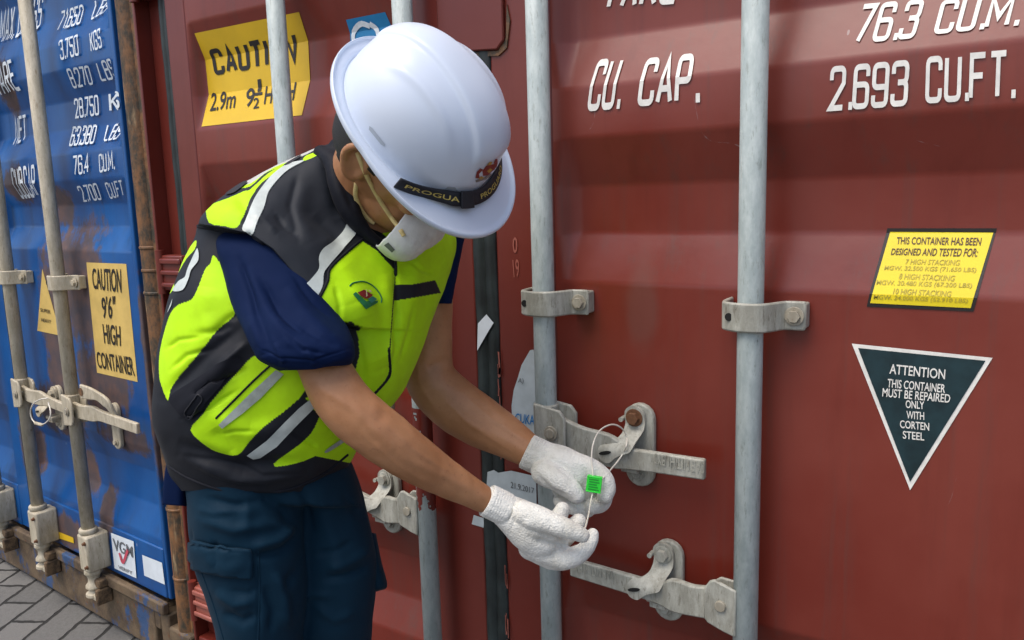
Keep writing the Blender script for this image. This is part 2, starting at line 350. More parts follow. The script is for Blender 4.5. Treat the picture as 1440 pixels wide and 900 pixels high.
# ------------------------------------------------------------------ containers
OB = np.array([-2.062, .012, 0.]); AB = .0627
class Box:   # local frame: x along the doors, y into the container, z up
    def __init__(s, root, prof, ends):
        s.root = root; s.M = wm(root); s.Mi = np.array(s.M.inverted()); s.prof = prof; s.ends = ends
    def y(s, x, z):
        zz = [p[0] for p in s.prof]; yy = [p[1] for p in s.prof]
        base = np.interp(z, zz, yy); r = 0.
        for a, b_, w in s.ends:
            r = np.maximum(r, np.clip((x-a)/w, 0, 1)*np.clip((b_-x)/w, 0, 1)*1.0*(np.asarray(x) > a)*(np.asarray(x) < b_))
        r = r*r*(3-2*r)
        return base*r
    def at(s, px, py, off=0, flat=False):   # where the sight line meets the door face
        o = s.Mi[:3, :3]@CAM+s.Mi[:3, 3]; d = s.Mi[:3, :3]@(D(px, py, 1)-CAM); y = off
        for _ in range(12):
            t = (y-o[1])/d[1]; p = o+d*t; y = off+(0 if flat else float(s.y(p[0], p[2])))
        return p
    def conform(s, name, V2, Fc, mat, off, parent=None, sub=True, **k):
        """flat x,z shapes laid on the corrugated face, cut along every fold line"""
        bm = bmesh.new(); vs = [bm.verts.new((x, 0, z)) for x, z in V2]
        for f in Fc:
            try: bm.faces.new([vs[i] for i in f])
            except ValueError: pass
        cuts = [((0, 0, z), (0, 0, 1)) for z, _ in s.prof]
        if sub:
            xs = [v[0] for v in V2]
            for a, b_, w in s.ends:
                for q in (0, .25, .5, .75, 1):
                    for x in (a+w*q, b_-w*q):
                        if min(xs) < x < max(xs): cuts.append(((x, 0, 0), (1, 0, 0)))
        for co, no in cuts:
            bmesh.ops.bisect_plane(bm, geom=bm.verts[:]+bm.edges[:]+bm.faces[:], plane_co=co, plane_no=no, dist=1e-6)
        for v in bm.verts: v.co.y = float(s.y(v.co.x, v.co.z))+off
        bmesh.ops.recalc_face_normals(bm, faces=bm.faces)
        V = [tuple(v.co) for v in bm.verts]; idx = {v: i for i, v in enumerate(bm.verts)}
        F2 = [[idx[v] for v in f.verts] for f in bm.faces]
        fn = []
        for f, g in zip(bm.faces, F2): fn.append(g if f.normal.y <= 0 else g[::-1])
        bm.free()
        return mk(name, V, fn, mat, parent or s.root, M=s.M, **k)
    def quad(s, name, corners, mat, off=-.0012, parent=None, **k):   # photo corners TL,TR,BR,BL
        P = [s.at(*c) for c in corners]; V = [(p[0], p[2]) for p in P]
        return s.conform(name, V, [tuple(range(len(V)))[::-1]], mat, off, parent, **k)
    def text(s, name, tx, corners, mat, off=-.0025, parent=None, stroke=None, **k):
        P = [s.at(*c) for c in corners]; tl, tr, br_, bl = [np.array((p[0], p[2])) for p in P]
        V, Fc = stroke_text(tx, stroke) if stroke else font_text(tx)
        V = np.array(V); mn, mx = V.min(0), V.max(0); U = (V-mn)/(mx-mn); u, v = U[:, :1], U[:, 1:]
        Q = (bl*(1-u)+br_*u)*(1-v)+(tl*(1-u)+tr*u)*v
        return s.conform(name, Q.tolist(), Fc, mat, off, parent, sub=False, **k)
def font_text(tx, off=.012):
    cu = bpy.data.curves.new('t', 'FONT'); cu.body = tx; cu.offset = off; cu.resolution_u = 4
    cu.align_x = 'CENTER'; cu.space_line = .95
    o = bpy.data.objects.new('t', cu); COL.objects.link(o); dg = bpy.context.evaluated_depsgraph_get()
    dg.update(); me = bpy.data.meshes.new_from_object(o.evaluated_get(dg))
    V = [(v.co.x, v.co.y) for v in me.vertices]; Fc = [tuple(p.vertices) for p in me.polygons]
    bpy.data.objects.remove(o); bpy.data.curves.remove(cu); bpy.data.meshes.remove(me)
    return V, Fc
Wd = .42
def G():
    w = Wd; g = {}
    g['A'] = [[(0, 0), (w/2, 1), (w, 0)], [(w*.2, .3), (w*.8, .3)]]
    g['B'] = [[(0, 0), (0, 1), (w, 1), (w, .54), (0, .54)], [(0, 0), (w, 0), (w, .54)]]
    g['C'] = [[(w, .72), (w, 1), (0, 1), (0, 0), (w, 0), (w, .28)]]
    g['E'] = [[(w, 1), (0, 1.001), (0, 0), (w, 0)], [(0, .52), (w*.85, .52)]]
    g['F'] = [[(w, 1), (0, 1.001), (0, 0)], [(0, .52), (w*.85, .52)]]
    g['G'] = [[(w, .72), (w, 1), (0, 1), (0, 0), (w, 0), (w, .45), (w*.5, .45)]]
    g['I'] = [[(0, 0), (0, 1)]]
    g['K'] = [[(0, 0), (0, 1)], [(w, 1), (0.02, .45)], [(w*.3, .6), (w, 0)]]
    g['L'] = [[(0, 1), (0, 0), (w, 0)]]
    g['M'] = [[(0, 0), (0.001, 1), (w*.65, .3), (w*1.3, 1), (w*1.3, 0)]]
    g['N'] = [[(0, 0), (0.001, 1), (w, 0), (w, 1)]]
    g['O'] = [[(0, .5), (0, 1), (w, 1), (w, 0), (0, 0), (0, .5)]]
    g['P'] = [[(0, 0), (0, 1), (w, 1), (w, .45), (0, .45)]]
    g['R'] = [[(0, 0), (0, 1), (w, 1), (w, .5), (0, .5)], [(w*.45, .5), (w, 0)]]
    g['S'] = [[(w, .75), (w, 1), (0, 1), (0, .53), (w, .53), (w, 0), (0, 0), (0, .25)]]
    g['T'] = [[(-.02, 1), (w+.02, 1)], [(w/2, 1), (w/2, 0)]]
    g['U'] = [[(0, 1), (0, 0), (w, 0), (w, 1)]]
    g['X'] = [[(0, 0), (w, 1)], [(0, 1), (w, 0)]]
    g['0'] = g['O']; g['1'] = [[(w*.1, .8), (w/2, 1.001), (w/2, 0)]]
    g['2'] = [[(0, .72), (0, 1), (w, 1), (w, .62), (0, .001), (w, 0)]]
    g['3'] = [[(0, .75), (0, 1), (w, 1), (w, .53), (w*.35, .53)], [(w*.35, .53), (w, .53), (w, 0), (0, 0), (0, .25)]]
    g['4'] = [[(w*.75, 0), (w*.75, 1), (0, .3), (w*1.05, .3)]]
    g['5'] = [[(w, 1), (0, 1.001), (0, .55), (w, .55), (w, 0), (0, 0), (0, .25)]]
    g['6'] = [[(w, .75), (w, 1), (0, 1), (0, 0), (w, 0), (w, .55), (0, .55)]]
    g['7'] = [[(0, 1), (w, 1.001), (w*.25, 0)]]
    g['8'] = [[(0, .5), (0, 1), (w, 1), (w, .52), (0, .52)], [(0, .5), (0, 0), (w, 0), (w, .52)]]
    g['9'] = [[(0, .25), (0, 0), (w, 0), (w, 1), (0, 1), (0, .45), (w, .45)]]
    g['.'] = [[(0, -.02), (0, .045)]]
    g['&'] = [[(w, 0), (w*.1, .8), (w*.4, 1), (w*.7, .8), (0, .35), (0, 0), (w*.6, 0), (w, .4)]]
    return g
GL = G()
def stroke_text(tx, sw):
    """condensed container lettering built from strokes of width sw (cap height 1)"""
    V, E, Fc = [], [], []; out_v, out_f = [], []; x = 0; h = sw/2
    for ch in tx:
        if ch == ' ': x += .34; continue
        gl = GL.get(ch)
        if gl is None: x += .3; continue
        polys = []; wmax = 0
        for path in gl:
            P = [np.array((px*1., h+py*(1-sw))) for px, py in path]; wmax = max(wmax, max(p[0] for p in P))
            if ch == '.': P = [np.array((h, 0.)), np.array((h, sw*1.35))]
            Q = [P[0]]
            for i in range(1, len(P)-1):
                a, b_, c = P[i-1], P[i], P[i+1]; la, lc = np.linalg.norm(a-b_), np.linalg.norm(c-b_)
                sharp = abs(path[i][0]-round(path[i][0], 2)) > 1e-4 or abs(path[i][1]-round(path[i][1], 2)) > 1e-4
                cosv = (a-b_)@(c-b_)/(la*lc)
                r = 0 if (sharp or abs(cosv) > .3) else min(.13, la*.5, lc*.5)
                if r == 0: Q.append(b_)
                else:
                    s_, e_ = b_+(a-b_)/la*r, b_+(c-b_)/lc*r
                    for f in np.linspace(0, 1, 6): Q.append((1-f)**2*s_+2*f*(1-f)*b_+f*f*e_)
            Q.append(P[-1])
            # mitred ribbon
            Lf, Rt = [], []
            for i, q in enumerate(Q):
                d0 = q-Q[i-1] if i else Q[1]-q; d1 = Q[i+1]-q if i < len(Q)-1 else q-Q[i-1]
                d0 = d0/np.linalg.norm(d0); d1 = d1/np.linalg.norm(d1); tn = d0+d1; l = np.linalg.norm(tn)
                tn = d1 if l < 1e-6 else tn/l; nn = np.array((-tn[1], tn[0])); k = h/max(.42, nn@np.array((-d0[1], d0[0])))
                Lf.append(q+nn*k); Rt.append(q-nn*k)
            for i in range(len(Q)-1): polys.append([Lf[i], Rt[i], Rt[i+1], Lf[i+1]])
        vv, ff = [], []
        for pl in polys:
            n0 = len(vv); vv += [Vector((float(p[0])+x, float(p[1]))) for p in pl]; ff.append([n0, n0+1, n0+2, n0+3])
        r = delaunay_2d_cdt(vv, [], ff, 0, 1e-5)
        n0 = len(out_v); out_v += [tuple(v) for v in r[0]]; out_f += [tuple(i+n0 for i in f) for f, q in zip(r[2], r[5]) if q]
        x += wmax+sw+(.075 if ch != '.' else .05)
    return out_v, out_f

def rod(B, name, x, z0, z1, r, mat, **k):
    mb = MB().cyl((x, -.052, z0), (x, -.052, z1), r, 28)
    return mb.mk(name, mat, B.root, M=B.M, smooth=True, **k)
def hexbolt(B, parent, x, y, z, r=.011, mat=None, h=.009, nm='bolt'):
    mb = MB().cyl((x, y, z), (x, y-.002, z), r*1.45, 18).cyl((x, y-.002, z), (x, y-h, z), r, 6)
    return mb.mk(nm, mat or BOLT, parent, M=B.M, bevel=.0008)
def bracket(B, rodo, x, z, w=1, mat=None):
    """strap folded round the rod with a bolted ear on the right"""
    r = .0245; pts = []
    path = [(-.049*w, -.004), (-.048*w, -.036), (-.044*w, -.060), (-.034, -.071), (-.018, -.0785), (0, -.081), (.022, -.076), (.036, -.058), (.047, -.034), (.055, -.028), (.079*w, -.026)]
    P = catmull([(a, b_, 0) for a, b_ in path], 36)[:, :2]; T = np.gradient(P, axis=0); T /= np.linalg.norm(T, axis=1, keepdims=True); N2 = np.stack([T[:, 1], -T[:, 0]], 1)
    h = .0235; V, Fc = [], []
    for i, (p, q) in enumerate(zip(P, P+N2*-.007)):
        for (a, b_) in (p, q):
            for zz in (z-h, z+h): V.append((x+a, b_, zz))
    m_ = len(P)
    for i in range(m_-1):
        a = 4*i; c = a+4
        Fc += [(a, a+1, c+1, c), (a+2, c+2, c+3, a+3), (a+1, a+3, c+3, c+1), (a, c, c+2, a+2)]
    Fc += [(0, 2, 3, 1), (4*m_-4, 4*m_-3, 4*m_-1, 4*m_-2)]
    mb = MB().add(V, Fc); mb.box(x+.040, x+.080*w, -.026, -.0005, z-h+.003, z+h-.003)
    br = mb.mk('guide_bracket', mat or HW, rodo, M=B.M, bevel=.003)
    hexbolt(B, rodo, x+.063*w, -.030, z, .0105, mat)
    hl = MB().cyl((x-.0265, -.060, z), (x-.0275, -.0765, z), .0065, 14).mk('bolt_hole', DARK, rodo, M=B.M)
    return br
def hubplate(B, rodo, x, z, side, mat=None):
    """folded plate pair that carries the lever, side=+1 lever goes right"""
    s = side; mt = mat or HW
    mb = MB()
    if s < 0:   # flat lug welded to the side of the rod
        mb.prism([(x-.010, z-.050), (x-.030, z-.046), (x-.060, z-.036), (x-.066, z-.028), (x-.066, z+.026), (x-.056, z+.042), (x-.048, z+.046), (x-.010, z+.034)], -.074, -.067)
        mb.prism([(x-.010, z-.044), (x-.060, z-.030), (x-.060, z+.026), (x-.048, z+.036), (x-.010, z+.034)], -.040, -.034)
        mb.mk('handle_hub', mt, rodo, M=B.M, bevel=.003)
        MB().cyl((x-.036, -.079, z+.002), (x-.036, -.020, z+.002), .0095, 16).mk('pivot_pin', BOLT, rodo, M=B.M, bevel=.001)
        return
    mb.prism([(x-s*.005, z-.052), (x+s*.048, z-.045), (x+s*.058, z-.030), (x+s*.058, z+.030), (x+s*.048, z+.044), (x-s*.005, z+.052)], -.086, -.078)
    mb.prism([(x+s*.004, z-.050), (x+s*.048, z-.043), (x+s*.058, z-.028), (x+s*.058, z+.030), (x+s*.046, z+.044), (x+s*.004, z+.050)], -.040, -.032)
    mb.cyl((x, -.052, z-.046), (x, -.052, z+.046), .0245, 24)
    o = mb.mk('handle_hub', mt, rodo, M=B.M, bevel=.003)
    MB().cyl((x+s*.030, -.093, z), (x+s*.030, -.020, z), .0095, 16).cyl((x+s*.030, -.090, z), (x+s*.030, -.0865, z), .014, 16).mk('pivot_pin', BOLT, rodo, M=B.M, bevel=.001)
def lever(B, p0, p1, pc, w0, w1, mat, txt=None, off=-.05):
    """flat handle bar from hub p0 past catch pc to tip p1 (x,z)"""
    ts = np.linspace(0, 1, 28); p0, p1, pc = map(np.array, (p0, p1, pc)); V, Fc = [], []
    ctl = catmull([(p0[0], -.060, p0[1], w0), (*(p0*.6+pc*.4)[:1], -.060, (p0*.6+pc*.4)[1], w0*.92), (*(p0*.25+pc*.75)[:1], -.048, (p0*.25+pc*.75)[1], w0*1.0), (pc[0], -.044, pc[1], w1*1.1), (*(pc*.7+p1*.3)[:1], -.046, (pc*.7+p1*.3)[1], w1), (p1[0], -.050, p1[1], w1*.95)], 40)
    for x, y, z, w in ctl:
        for dy, dz in ((-.0065, -.5), (-.0065, .5), (.0065, .5), (.0065, -.5)): V.append((x, y+dy, z+dz*w))
    for i in range(39):
        a, c = 4*i, 4*i+4
        for k in range(4): Fc.append((a+k, a+(k+1) % 4, c+(k+1) % 4, c+k))
    Fc += [(3, 2, 1, 0), (156, 157, 158, 159)]
    o = mk('door_handle', V, Fc, mat, B.root, M=B.M, bevel=.003)
    # raised ribs along the hub half
    return o
def lettering(B, parent, tx, x0, z0, x1, z1, h, y, mat, flip=False, thick=.0012):
    V, Fc = font_text(tx, .0); V = np.array(V); V = (V-V.min(0))/(V.max(0)-V.min(0))
    if flip: V = 1-V
    dx, dz = x1-x0, z1-z0; L = math.hypot(dx, dz)
    P = [(x0+u*dx-dz/L*h*(v-.5), y, z0+u*dz+dx/L*h*(v-.5)) for u, v in V]
    o = mk('raised_lettering', P, [f[::-1] if False else f for f in Fc], mat, parent, M=B.M)
    s = o.modifiers.new('s', 'SOLIDIFY'); s.thickness = thick; s.offset = 0
    return o
def stadium(x, z, h, r, n=10):
    return [(x+r*math.cos(t), z+h/2-r+r*math.sin(t)) for t in np.linspace(0, math.pi, n)]+[(x+r*math.cos(t), z-h/2+r+r*math.sin(t)) for t in np.linspace(math.pi, 2*math.pi, n)]
def catch(B, x, z, s, mat, rusty=False, h=.158):
    """retainer plate with pivoting seal hasp over the lever; s=-1 hasp reaches left"""
    bp = MB().prism(stadium(x+.006, z, h, .0285), -.014, -.0008).mk('handle_retainer', mat, B.root, M=B.M, bevel=.003)
    # lower jaw
    MB().box(x-.024, x+.020, -.045, -.014, z-.034, z-.024).box(x-.020, x+.012, -.040, -.014, z-.046, z-.034).mk('retainer_jaw', mat, bp, M=B.M, bevel=.002)
    hexbolt(B, bp, x+.002, -.0145, z-h/2+.026, .0095, mat)
    # hasp: hangs from the top bolt, sweeps down over the lever and out to one side
    poly = [(x-.020, z+h/2-.018), (x-.014, z+h/2-.008), (x-.002, z+h/2-.003), (x+.012, z+h/2-.008), (x+.019, z+h/2-.020), (x+.020, z+h/2-.045), (x+.014, z+.018), (x+.008, z+.001), (x-.006, z-.006), (x-.020, z-.014),
            (x-.034, z-.026), (x-.050, z-.022), (x-.056, z-.006), (x-.048, z+.008), (x-.030, z+.014), (x-.019, z+.026), (x-.018, z+.048)]
    if s > 0: poly = [(2*x-a, b_) for a, b_ in poly]
    poly = smoothpoly(poly, 3).tolist()
    def bend(a, c): 
        u = np.clip((z+.045-c)/.05, 0, 1); return -.040*u*u*(3-2*u)
    # dense plate so the bend is smooth
    mb = MB(); vv = [Vector(p) for p in poly]; gx = np.arange(x-.075, x+.075, .005); gz = np.arange(z-.05, z+h/2, .005)
    Q = np.array([(a, c) for a in gx for c in gz]); keep = inside(Q, poly); dd, _ = seg_dist(Q, poly+[poly[0]]); Q = Q[keep & (dd > .0025)]
    r = delaunay_2d_cdt(vv+[Vector(q) for q in Q.tolist()], [], [list(range(len(vv)))], 1, 1e-6)
    V2 = [tuple(v) for v in r[0]]; bd = {}
    for f in r[2]:
        for a, c in zip(f, list(f[1:])+[f[0]]):
            if (c, a) in bd: del bd[(c, a)]
            else: bd[(a, c)] = 1
    nn = len(V2); V3 = [(a, -.022+bend(a, c), c) for a, c in V2]+[(a, -.0155+bend(a, c), c) for a, c in V2]
    Fc = [tuple(f) for f in r[2]]+[tuple(i+nn for i in f[::-1]) for f in r[2]]+[(c, a, a+nn, c+nn) for a, c in bd]
    hs = mk('seal_hasp', V3, Fc, mat, bp, M=B.M)
    bm = bmesh.new(); bm.from_mesh(hs.data); bmesh.ops.recalc_face_normals(bm, faces=bm.faces); bm.to_mesh(hs.data); bm.free()
    hs.data.shade_smooth(); hs.data.set_sharp_from_angle(angle=math.radians(40))
    hexbolt(B, bp, x, -.0225, z+h/2-.025, .0115, RBOLT if rusty else mat, .012)
    MB().cyl((x-s*-.0+(-.024 if s < 0 else .024), -.030, z+h/2-.030), (x+(-.024 if s < 0 else .024), -.012, z+h/2-.030), .0045, 10).mk('stop_pin', mat, bp, M=B.M)
    ex = x+s*.040
    MB().prism([(ex+.012*math.cos(t), z-.007+.0035*math.sin(t)+.003*math.cos(t)) for t in np.linspace(0, 2*math.pi, 14, endpoint=False)], -.0640, -.0615).mk('hasp_slot', DARK, bp, M=B.M)
    return bp

def container_shell(B, x0, x1, H, Lg, mats, sill):
    """side walls, roof, posts and header behind the door face (x0..x1)"""
    pm, fm = mats
    V, Fc = [], []
    for xs, sg in ((x0+.012, 1), (x1-.012, -1)):
        n0 = len(V); ys = []; y = .12; k = 0
        while y < Lg:
            for dy, d in ((0, 0), (.06, .03), (.12, .03), (.18, 0)): ys.append((y+dy, d))
            y += .24
        for yy, d in ys: V += [(xs+sg*d, yy, .16), (xs+sg*d, yy, H-.08)]
        for i in range(len(ys)-1): Fc.append((n0+2*i, n0+2*i+1, n0+2*i+3, n0+2*i+2))
    mk('side_wall', V, Fc, pm, B.root, M=B.M)
    MB().box(x0+.02, x1-.02, .03, Lg, H-.05, H-.02).mk('roof', pm, B.root, M=B.M)
    MB().box(x0+.02, x1-.02, .06, Lg, .12, .15).mk('floor', fm, B.root, M=B.M)
    MB().box(x0+.06, x1-.06, -.02, .08, H-.13, H-.001).mk('door_header', fm, B.root, M=B.M, bevel=.006)
    mb = MB().box(x0+.001, x0+.05, .10, Lg, .02, .155).box(x1-.05, x1-.001, .10, Lg, .02, .155); mb.mk('bottom_rail', fm, B.root, M=B.M)
    MB().box(x0+.02, x1-.02, Lg-.02, Lg, .02, H-.03).mk('front_wall', pm, B.root, M=B.M)
def panel(B, a, b_, z0, z1, mat, extra=()):
    """corrugated door sheet with its closed ends"""
    xs = [a]; 
    for e0, e1, w in B.ends:
        if abs(e0-a) < .2: pass
    g = sorted(set([a, b_]+[round(e0+w*q, 4) for e0, e1, w in B.ends for q in (0, .2, .4, .6, .8, 1) if a < e0+w*q < b_]+[round(e1-w*q, 4) for e0, e1, w in B.ends for q in (0, .2, .4, .6, .8, 1) if a < e1-w*q < b_]+list(np.linspace(a, b_, 12).round(4))))
    # rounded folds
    zs = [z0, z1]
    for z, _ in B.prof: zs += [z-.006, z-.002, z+.002, z+.006]
    zs = sorted(z for z in set(zs) if z0 <= z <= z1)
    V = [(x, float(np.mean([B.y(x, z+q) for q in (-.005, -.0025, 0, .0025, .005)])), z) for z in zs for x in g]
    nx = len(g); Fc = [(j*nx+i, j*nx+i+1, (j+1)*nx+i+1, (j+1)*nx+i) for j in range(len(zs)-1) for i in range(nx-1)]
    return V, Fc
HT = 2.47
# ---- red container
R0 = empty('shipping_container', (-2.03, 0, 0), 0, label='dark red shipping container with grey locking rods and white capacity lettering', category='shipping container')
K = .034
rprof = [(0, 0), (.30, 0), (.393, 0), (.474, K), (.579, K), (.660, 0), (1.252, 0), (1.343, K), (1.430, K), (1.518, 0), (1.605, 0), (1.693, K), (1.780, K), (1.868, 0), (1.955, 0), (2.04, K), (2.13, K), (2.21, 0), (2.6, 0)]
RB = Box(R0, rprof, [(.203, .934, .022), (1.262, 2.10, .045)])
container_shell(RB, 0, 2.26, HT, 6.0, (RED, RED2), .16)
# posts: thin outer lip, recessed face
for xa, xb, sgn in ((0, .085, 1), (2.18, 2.26, -1)):
    mb = MB()
    if sgn > 0: mb.box(xa, xa+.010, -.012, .10, .02, HT-.001).box(xa+.010, xb, .030, .10, .02, HT-.13)
    else: mb.box(xb-.010, xb, -.012, .10, .02, HT-.001).box(xa, xb-.010, .030, .10, .02, HT-.13)
    mb.mk('corner_post', RED2, R0, M=RB.M, bevel=.003)
MB().box(.012, 2.248, -.006, .10, .02, .150).mk('door_sill', RED2, R0, M=RB.M, bevel=.004)
for xa, xb, nm in ((.125, 1.072, 'left'), (1.128, 2.135, 'right')):
    z0, z1 = .165, HT-.14
    pa, pb = (.203, .934) if nm == 'left' else (1.262, 2.10)
    V, Fc = panel(RB, pa, pb, z0+.06, z1-.06, RED)
    d = mk('door', V, Fc, RED, R0, smooth=True, M=RB.M)
    d.data.set_sharp_from_angle(angle=math.radians(60))
    MB().box(xa, pa, -.0025, .045, z0, z1).box(pb, xb, -.0025, .045, z0, z1).box(pa, pb, -.0015, .045, z0, z0+.06).box(pa, pb, -.0015, .045, z1-.06, z1).mk('door_frame', RED2, d, M=RB.M, bevel=.004)
    V2, F2 = [], []
# gaskets
def gasket(B, a, b_, z0=.16, z1=HT-.13, y=-.004):
    mid = (a+b_)/2; V, Fc = [], []; prof = [(a, y+.004), (a+.006, y-.002), (mid-.004, y-.003), (mid, y+.003), (mid+.004, y-.003), (b_-.006, y-.002), (b_, y+.004)]
    zs = np.linspace(z0, z1, 60)
    for z in zs:
        w = .0012*math.sin(z*23)+.0008*math.sin(z*61)
        V += [(x+w, yy, z) for x, yy in prof]
    Fc = [(j*7+i, j*7+i+1, (j+1)*7+i+1, (j+1)*7+i) for j in range(59) for i in range(6)]
    MB().box(a+.004, b_-.004, y+.005, .05, z0, z1)
    o = mk('gasket', V, Fc, GASK, B.root, smooth=True, M=B.M); s = o.modifiers.new('s', 'SOLIDIFY'); s.thickness = .02; s.offset = -1
    return o
gasket(RB, .085, .127, y=.006); gasket(RB, 1.070, 1.130); gasket(RB, 2.133, 2.175, y=.006)
# overlapping centre plate near the top with its rusty lower edge
MB().prism([(1.010, 1.700), (1.150, 1.690), (1.166, 1.706), (1.166, HT-.2), (1.010, HT-.2)], -.0115, -.003).mk('cover_plate', RED2, R0, M=RB.M, bevel=.003)
MB().prism([(1.095, 1.684), (1.150, 1.680), (1.169, 1.692), (1.178, 1.74), (1.172, 1.77), (1.168, 1.71), (1.150, 1.6895), (1.100, 1.6915)], -.006, -.0032).mk('rust_patch', RUST, R0, M=RB.M)
# hinges on the left post
for zc in (1.235, .27, 2.0):
    mb = MB().box(.014, .120, -.018, .028, zc-.048, zc+.048)
    mb.box(.030, .118, -.026, -.018, zc+.024, zc+.040).box(.030, .118, -.026, -.018, zc-.006, zc+.008).box(.030, .118, -.026, -.018, zc-.040, zc-.026)
    h = mb.mk('hinge', REDH if zc < 1 else RED2, R0, M=RB.M, bevel=.004)
    MB().lathe((.022, -.016), [(.012, zc-.058), (.012, zc+.062)]).mk('hinge_pin', RED2, h, M=RB.M, smooth=False)
# rods
rods = []
for x in (.596, .957, 1.265, 1.651):
    o = rod(RB, 'locking_rod', x, .10, HT-.05, .0205, ROD); rods.append(o)
for x, o in zip((.596, .957, 1.265, 1.651), rods):
    lw = MB().box(x-.04, x+.04, -.082, -.003, .18, .30).mk('guide_bracket', HW, o, M=RB.M, bevel=.004)
bracket(RB, rods[2], 1.265, RB.at(777, 427, -.06, True)[2]); bracket(RB, rods[3], 1.651, RB.at(1065, 446, -.06, True)[2])

# handles: right door upper (rod 3), right door lower (rod 4), left door (rod 2)
zu = RB.at(795, 612, -.085, True)[2]; zl = RB.at(1012, 858, -.085, True)[2]
hubplate(RB, rods[2], 1.265, zu, 1); hubplate(RB, rods[3], 1.651, zl, -1)
c1 = RB.at(893, 630, -.02, True); c2 = RB.at(933, 818, -.02, True)
e1 = RB.at(992, 660, -.05, True); e2 = RB.at(803, 796, -.05, True)
catch(RB, c1[0], c1[2]+.004, -1, HW, True); catch(RB, c2[0], c2[2], -1, HW)
l1 = lever(RB, (1.265+.022, zu), (e1[0], e1[2]), (c1[0], c1[2]-.012), .062, .038, HW)
l2 = lever(RB, (1.651-.036, zl), (e2[0], e2[2]), (c2[0], c2[2]-.010), .062, .038, HW)
q0, q1 = RB.at(920, 645, -.057, True), RB.at(990, 659, -.057, True)
lettering(RB, l1, 'SAE NITIHI BYS', q0[0], q0[2], q1[0], q1[2], .020, -.0565, HW, True)
q0, q1 = RB.at(806, 796, -.057, True), RB.at(862, 810, -.057, True)
lettering(RB, l2, 'SAE NITIHI BYS', q0[0], q0[2], q1[0], q1[2], .020, -.0565, HW, True)
za = RB.at(590, 728, -.085, True)[2]
hubplate(RB, rods[1], .957, za, -1)
c3 = RB.at(543, 705, -.02, True)
catch(RB, c3[0], c3[2], -1, HW)
lever(RB, (.957-.036, za), (c3[0]-.16, c3[2]+.03), (c3[0], c3[2]-.010), .062, .038, HW)
tp = RB.at(549, 565, -.03, True); hd = MB().box(tp[0]-.05, tp[0]+.02, -.05, -.036, tp[2]-.013, tp[2]+.013).box(tp[0]-.05, tp[0]-.03, -.036, -.002, tp[2]-.013, tp[2]+.013).mk('door_handle', HW, R0, M=RB.M, bevel=.003)
lettering(RB, hd, 'EVR', tp[0]-.042, tp[2], tp[0]+.015, tp[2], .018, -.0505, HW)
# old red paint peeling off the inner left rod
zA, zB = RB.at(590, 575, -.07, True)[2], RB.at(606, 722, -.07, True)[2]
V, Fc = [], []; nz_, na_ = 150, 60
for z in np.linspace(zB, zA, nz_):
    for a in np.linspace(math.radians(150), math.radians(400), na_): V.append((.957+.0211*math.cos(a), -.052+.0211*math.sin(a), z))
V = np.array(V); kp = vnoise(V*np.array([90, 90, 30]))+.35*vnoise(V*260)
edge = np.clip((V[:, 2]-zB)/.05, 0, 1)*.5+.2
g_ = grid_faces(nz_, na_, wrap=False, caps=False); g_ = [f for f in g_ if all(kp[i] < .25+edge[i]*1.1 for i in f)]
o = mk('peeling_paint', V, g_, RED2, rods[1], smooth=True, M=RB.M); o['kind'] = 'stuff'
# lettering on the right door
RB.text('lettering', 'CU.', [(842, 84), (888, 79), (872, 153), (826, 157)], WHT, stroke=.135)
RB.text('lettering', 'CAP.', [(912, 76), (990, 67), (985, 144), (896, 150)], WHT, stroke=.135)
RB.text('lettering', 'TARE', [(856, -52), (960, -62), (948, 6), (846, 14)], WHT, stroke=.13)
RB.text('lettering', '76.3', [(1216, 6), (1302, -2), (1286, 54), (1201, 62)], WHT, stroke=.13)
RB.text('lettering', 'CU.M.', [(1326, -4), (1446, -14), (1432, 36), (1312, 49)], WHT, stroke=.13)
RB.text('lettering', '2.693', [(1166, 94), (1280, 84), (1276, 149), (1162, 157)], WHT, stroke=.13)
RB.text('lettering', 'CU.FT.', [(1303, 80), (1431, 69), (1428, 138), (1301, 146)], WHT, stroke=.13)
# stickers on the right door
s = RB.quad('sticker', [(1248, 321), (1402, 321), (1369, 438), (1219, 431)], BLK, label='black bordered yellow stacking label')
RB.quad('printed_face', [(1252, 326), (1397, 327), (1365, 433), (1224, 426)], YEL2, -.002, parent=s)
rows = [((1262, 333), (1381, 334), (1379, 345), (1261, 343), 'THIS CONTAINER HAS BEEN', BRN), ((1255, 349), (1377, 349), (1374, 361), (1253, 358), 'DESIGNED AND TESTED FOR:', BRN),
        ((1275, 364), (1351, 365), (1349, 373), (1273, 371), '7 HIGH STACKING', FAINT), ((1245, 373), (1374, 376), (1372, 384), (1243, 381), 'MGW. 32.500 KGS (71.650 LBS)', FAINT),
        ((1266, 384), (1344, 387), (1342, 395), (1264, 392), '8 HIGH STACKING', FAINT), ((1234, 393), (1368, 398), (1366, 406), (1232, 402), 'MGW. 30.480 KGS (67.200 LBS)', FAINT),
        ((1258, 405), (1339, 409), (1337, 417), (1256, 413), '10 HIGH STACKING', FAINT), ((1230, 414), (1362, 420), (1360, 427), (1228, 422), 'MGW. 24.000 KGS (52.910 LBS)', FAINT)]
for a, b_, c, d, t, mt in rows: RB.text('printed_text', t, [a, b_, c, d], mt, -.003, parent=s)
s = RB.quad('sticker', [(1198, 483), (1396, 503), (1280, 689)], WHT, label='dark inverted triangle label with white border')
RB.quad('printed_face', [(1207, 489), (1386, 507), (1280, 677)], TEAL, -.002, parent=s)
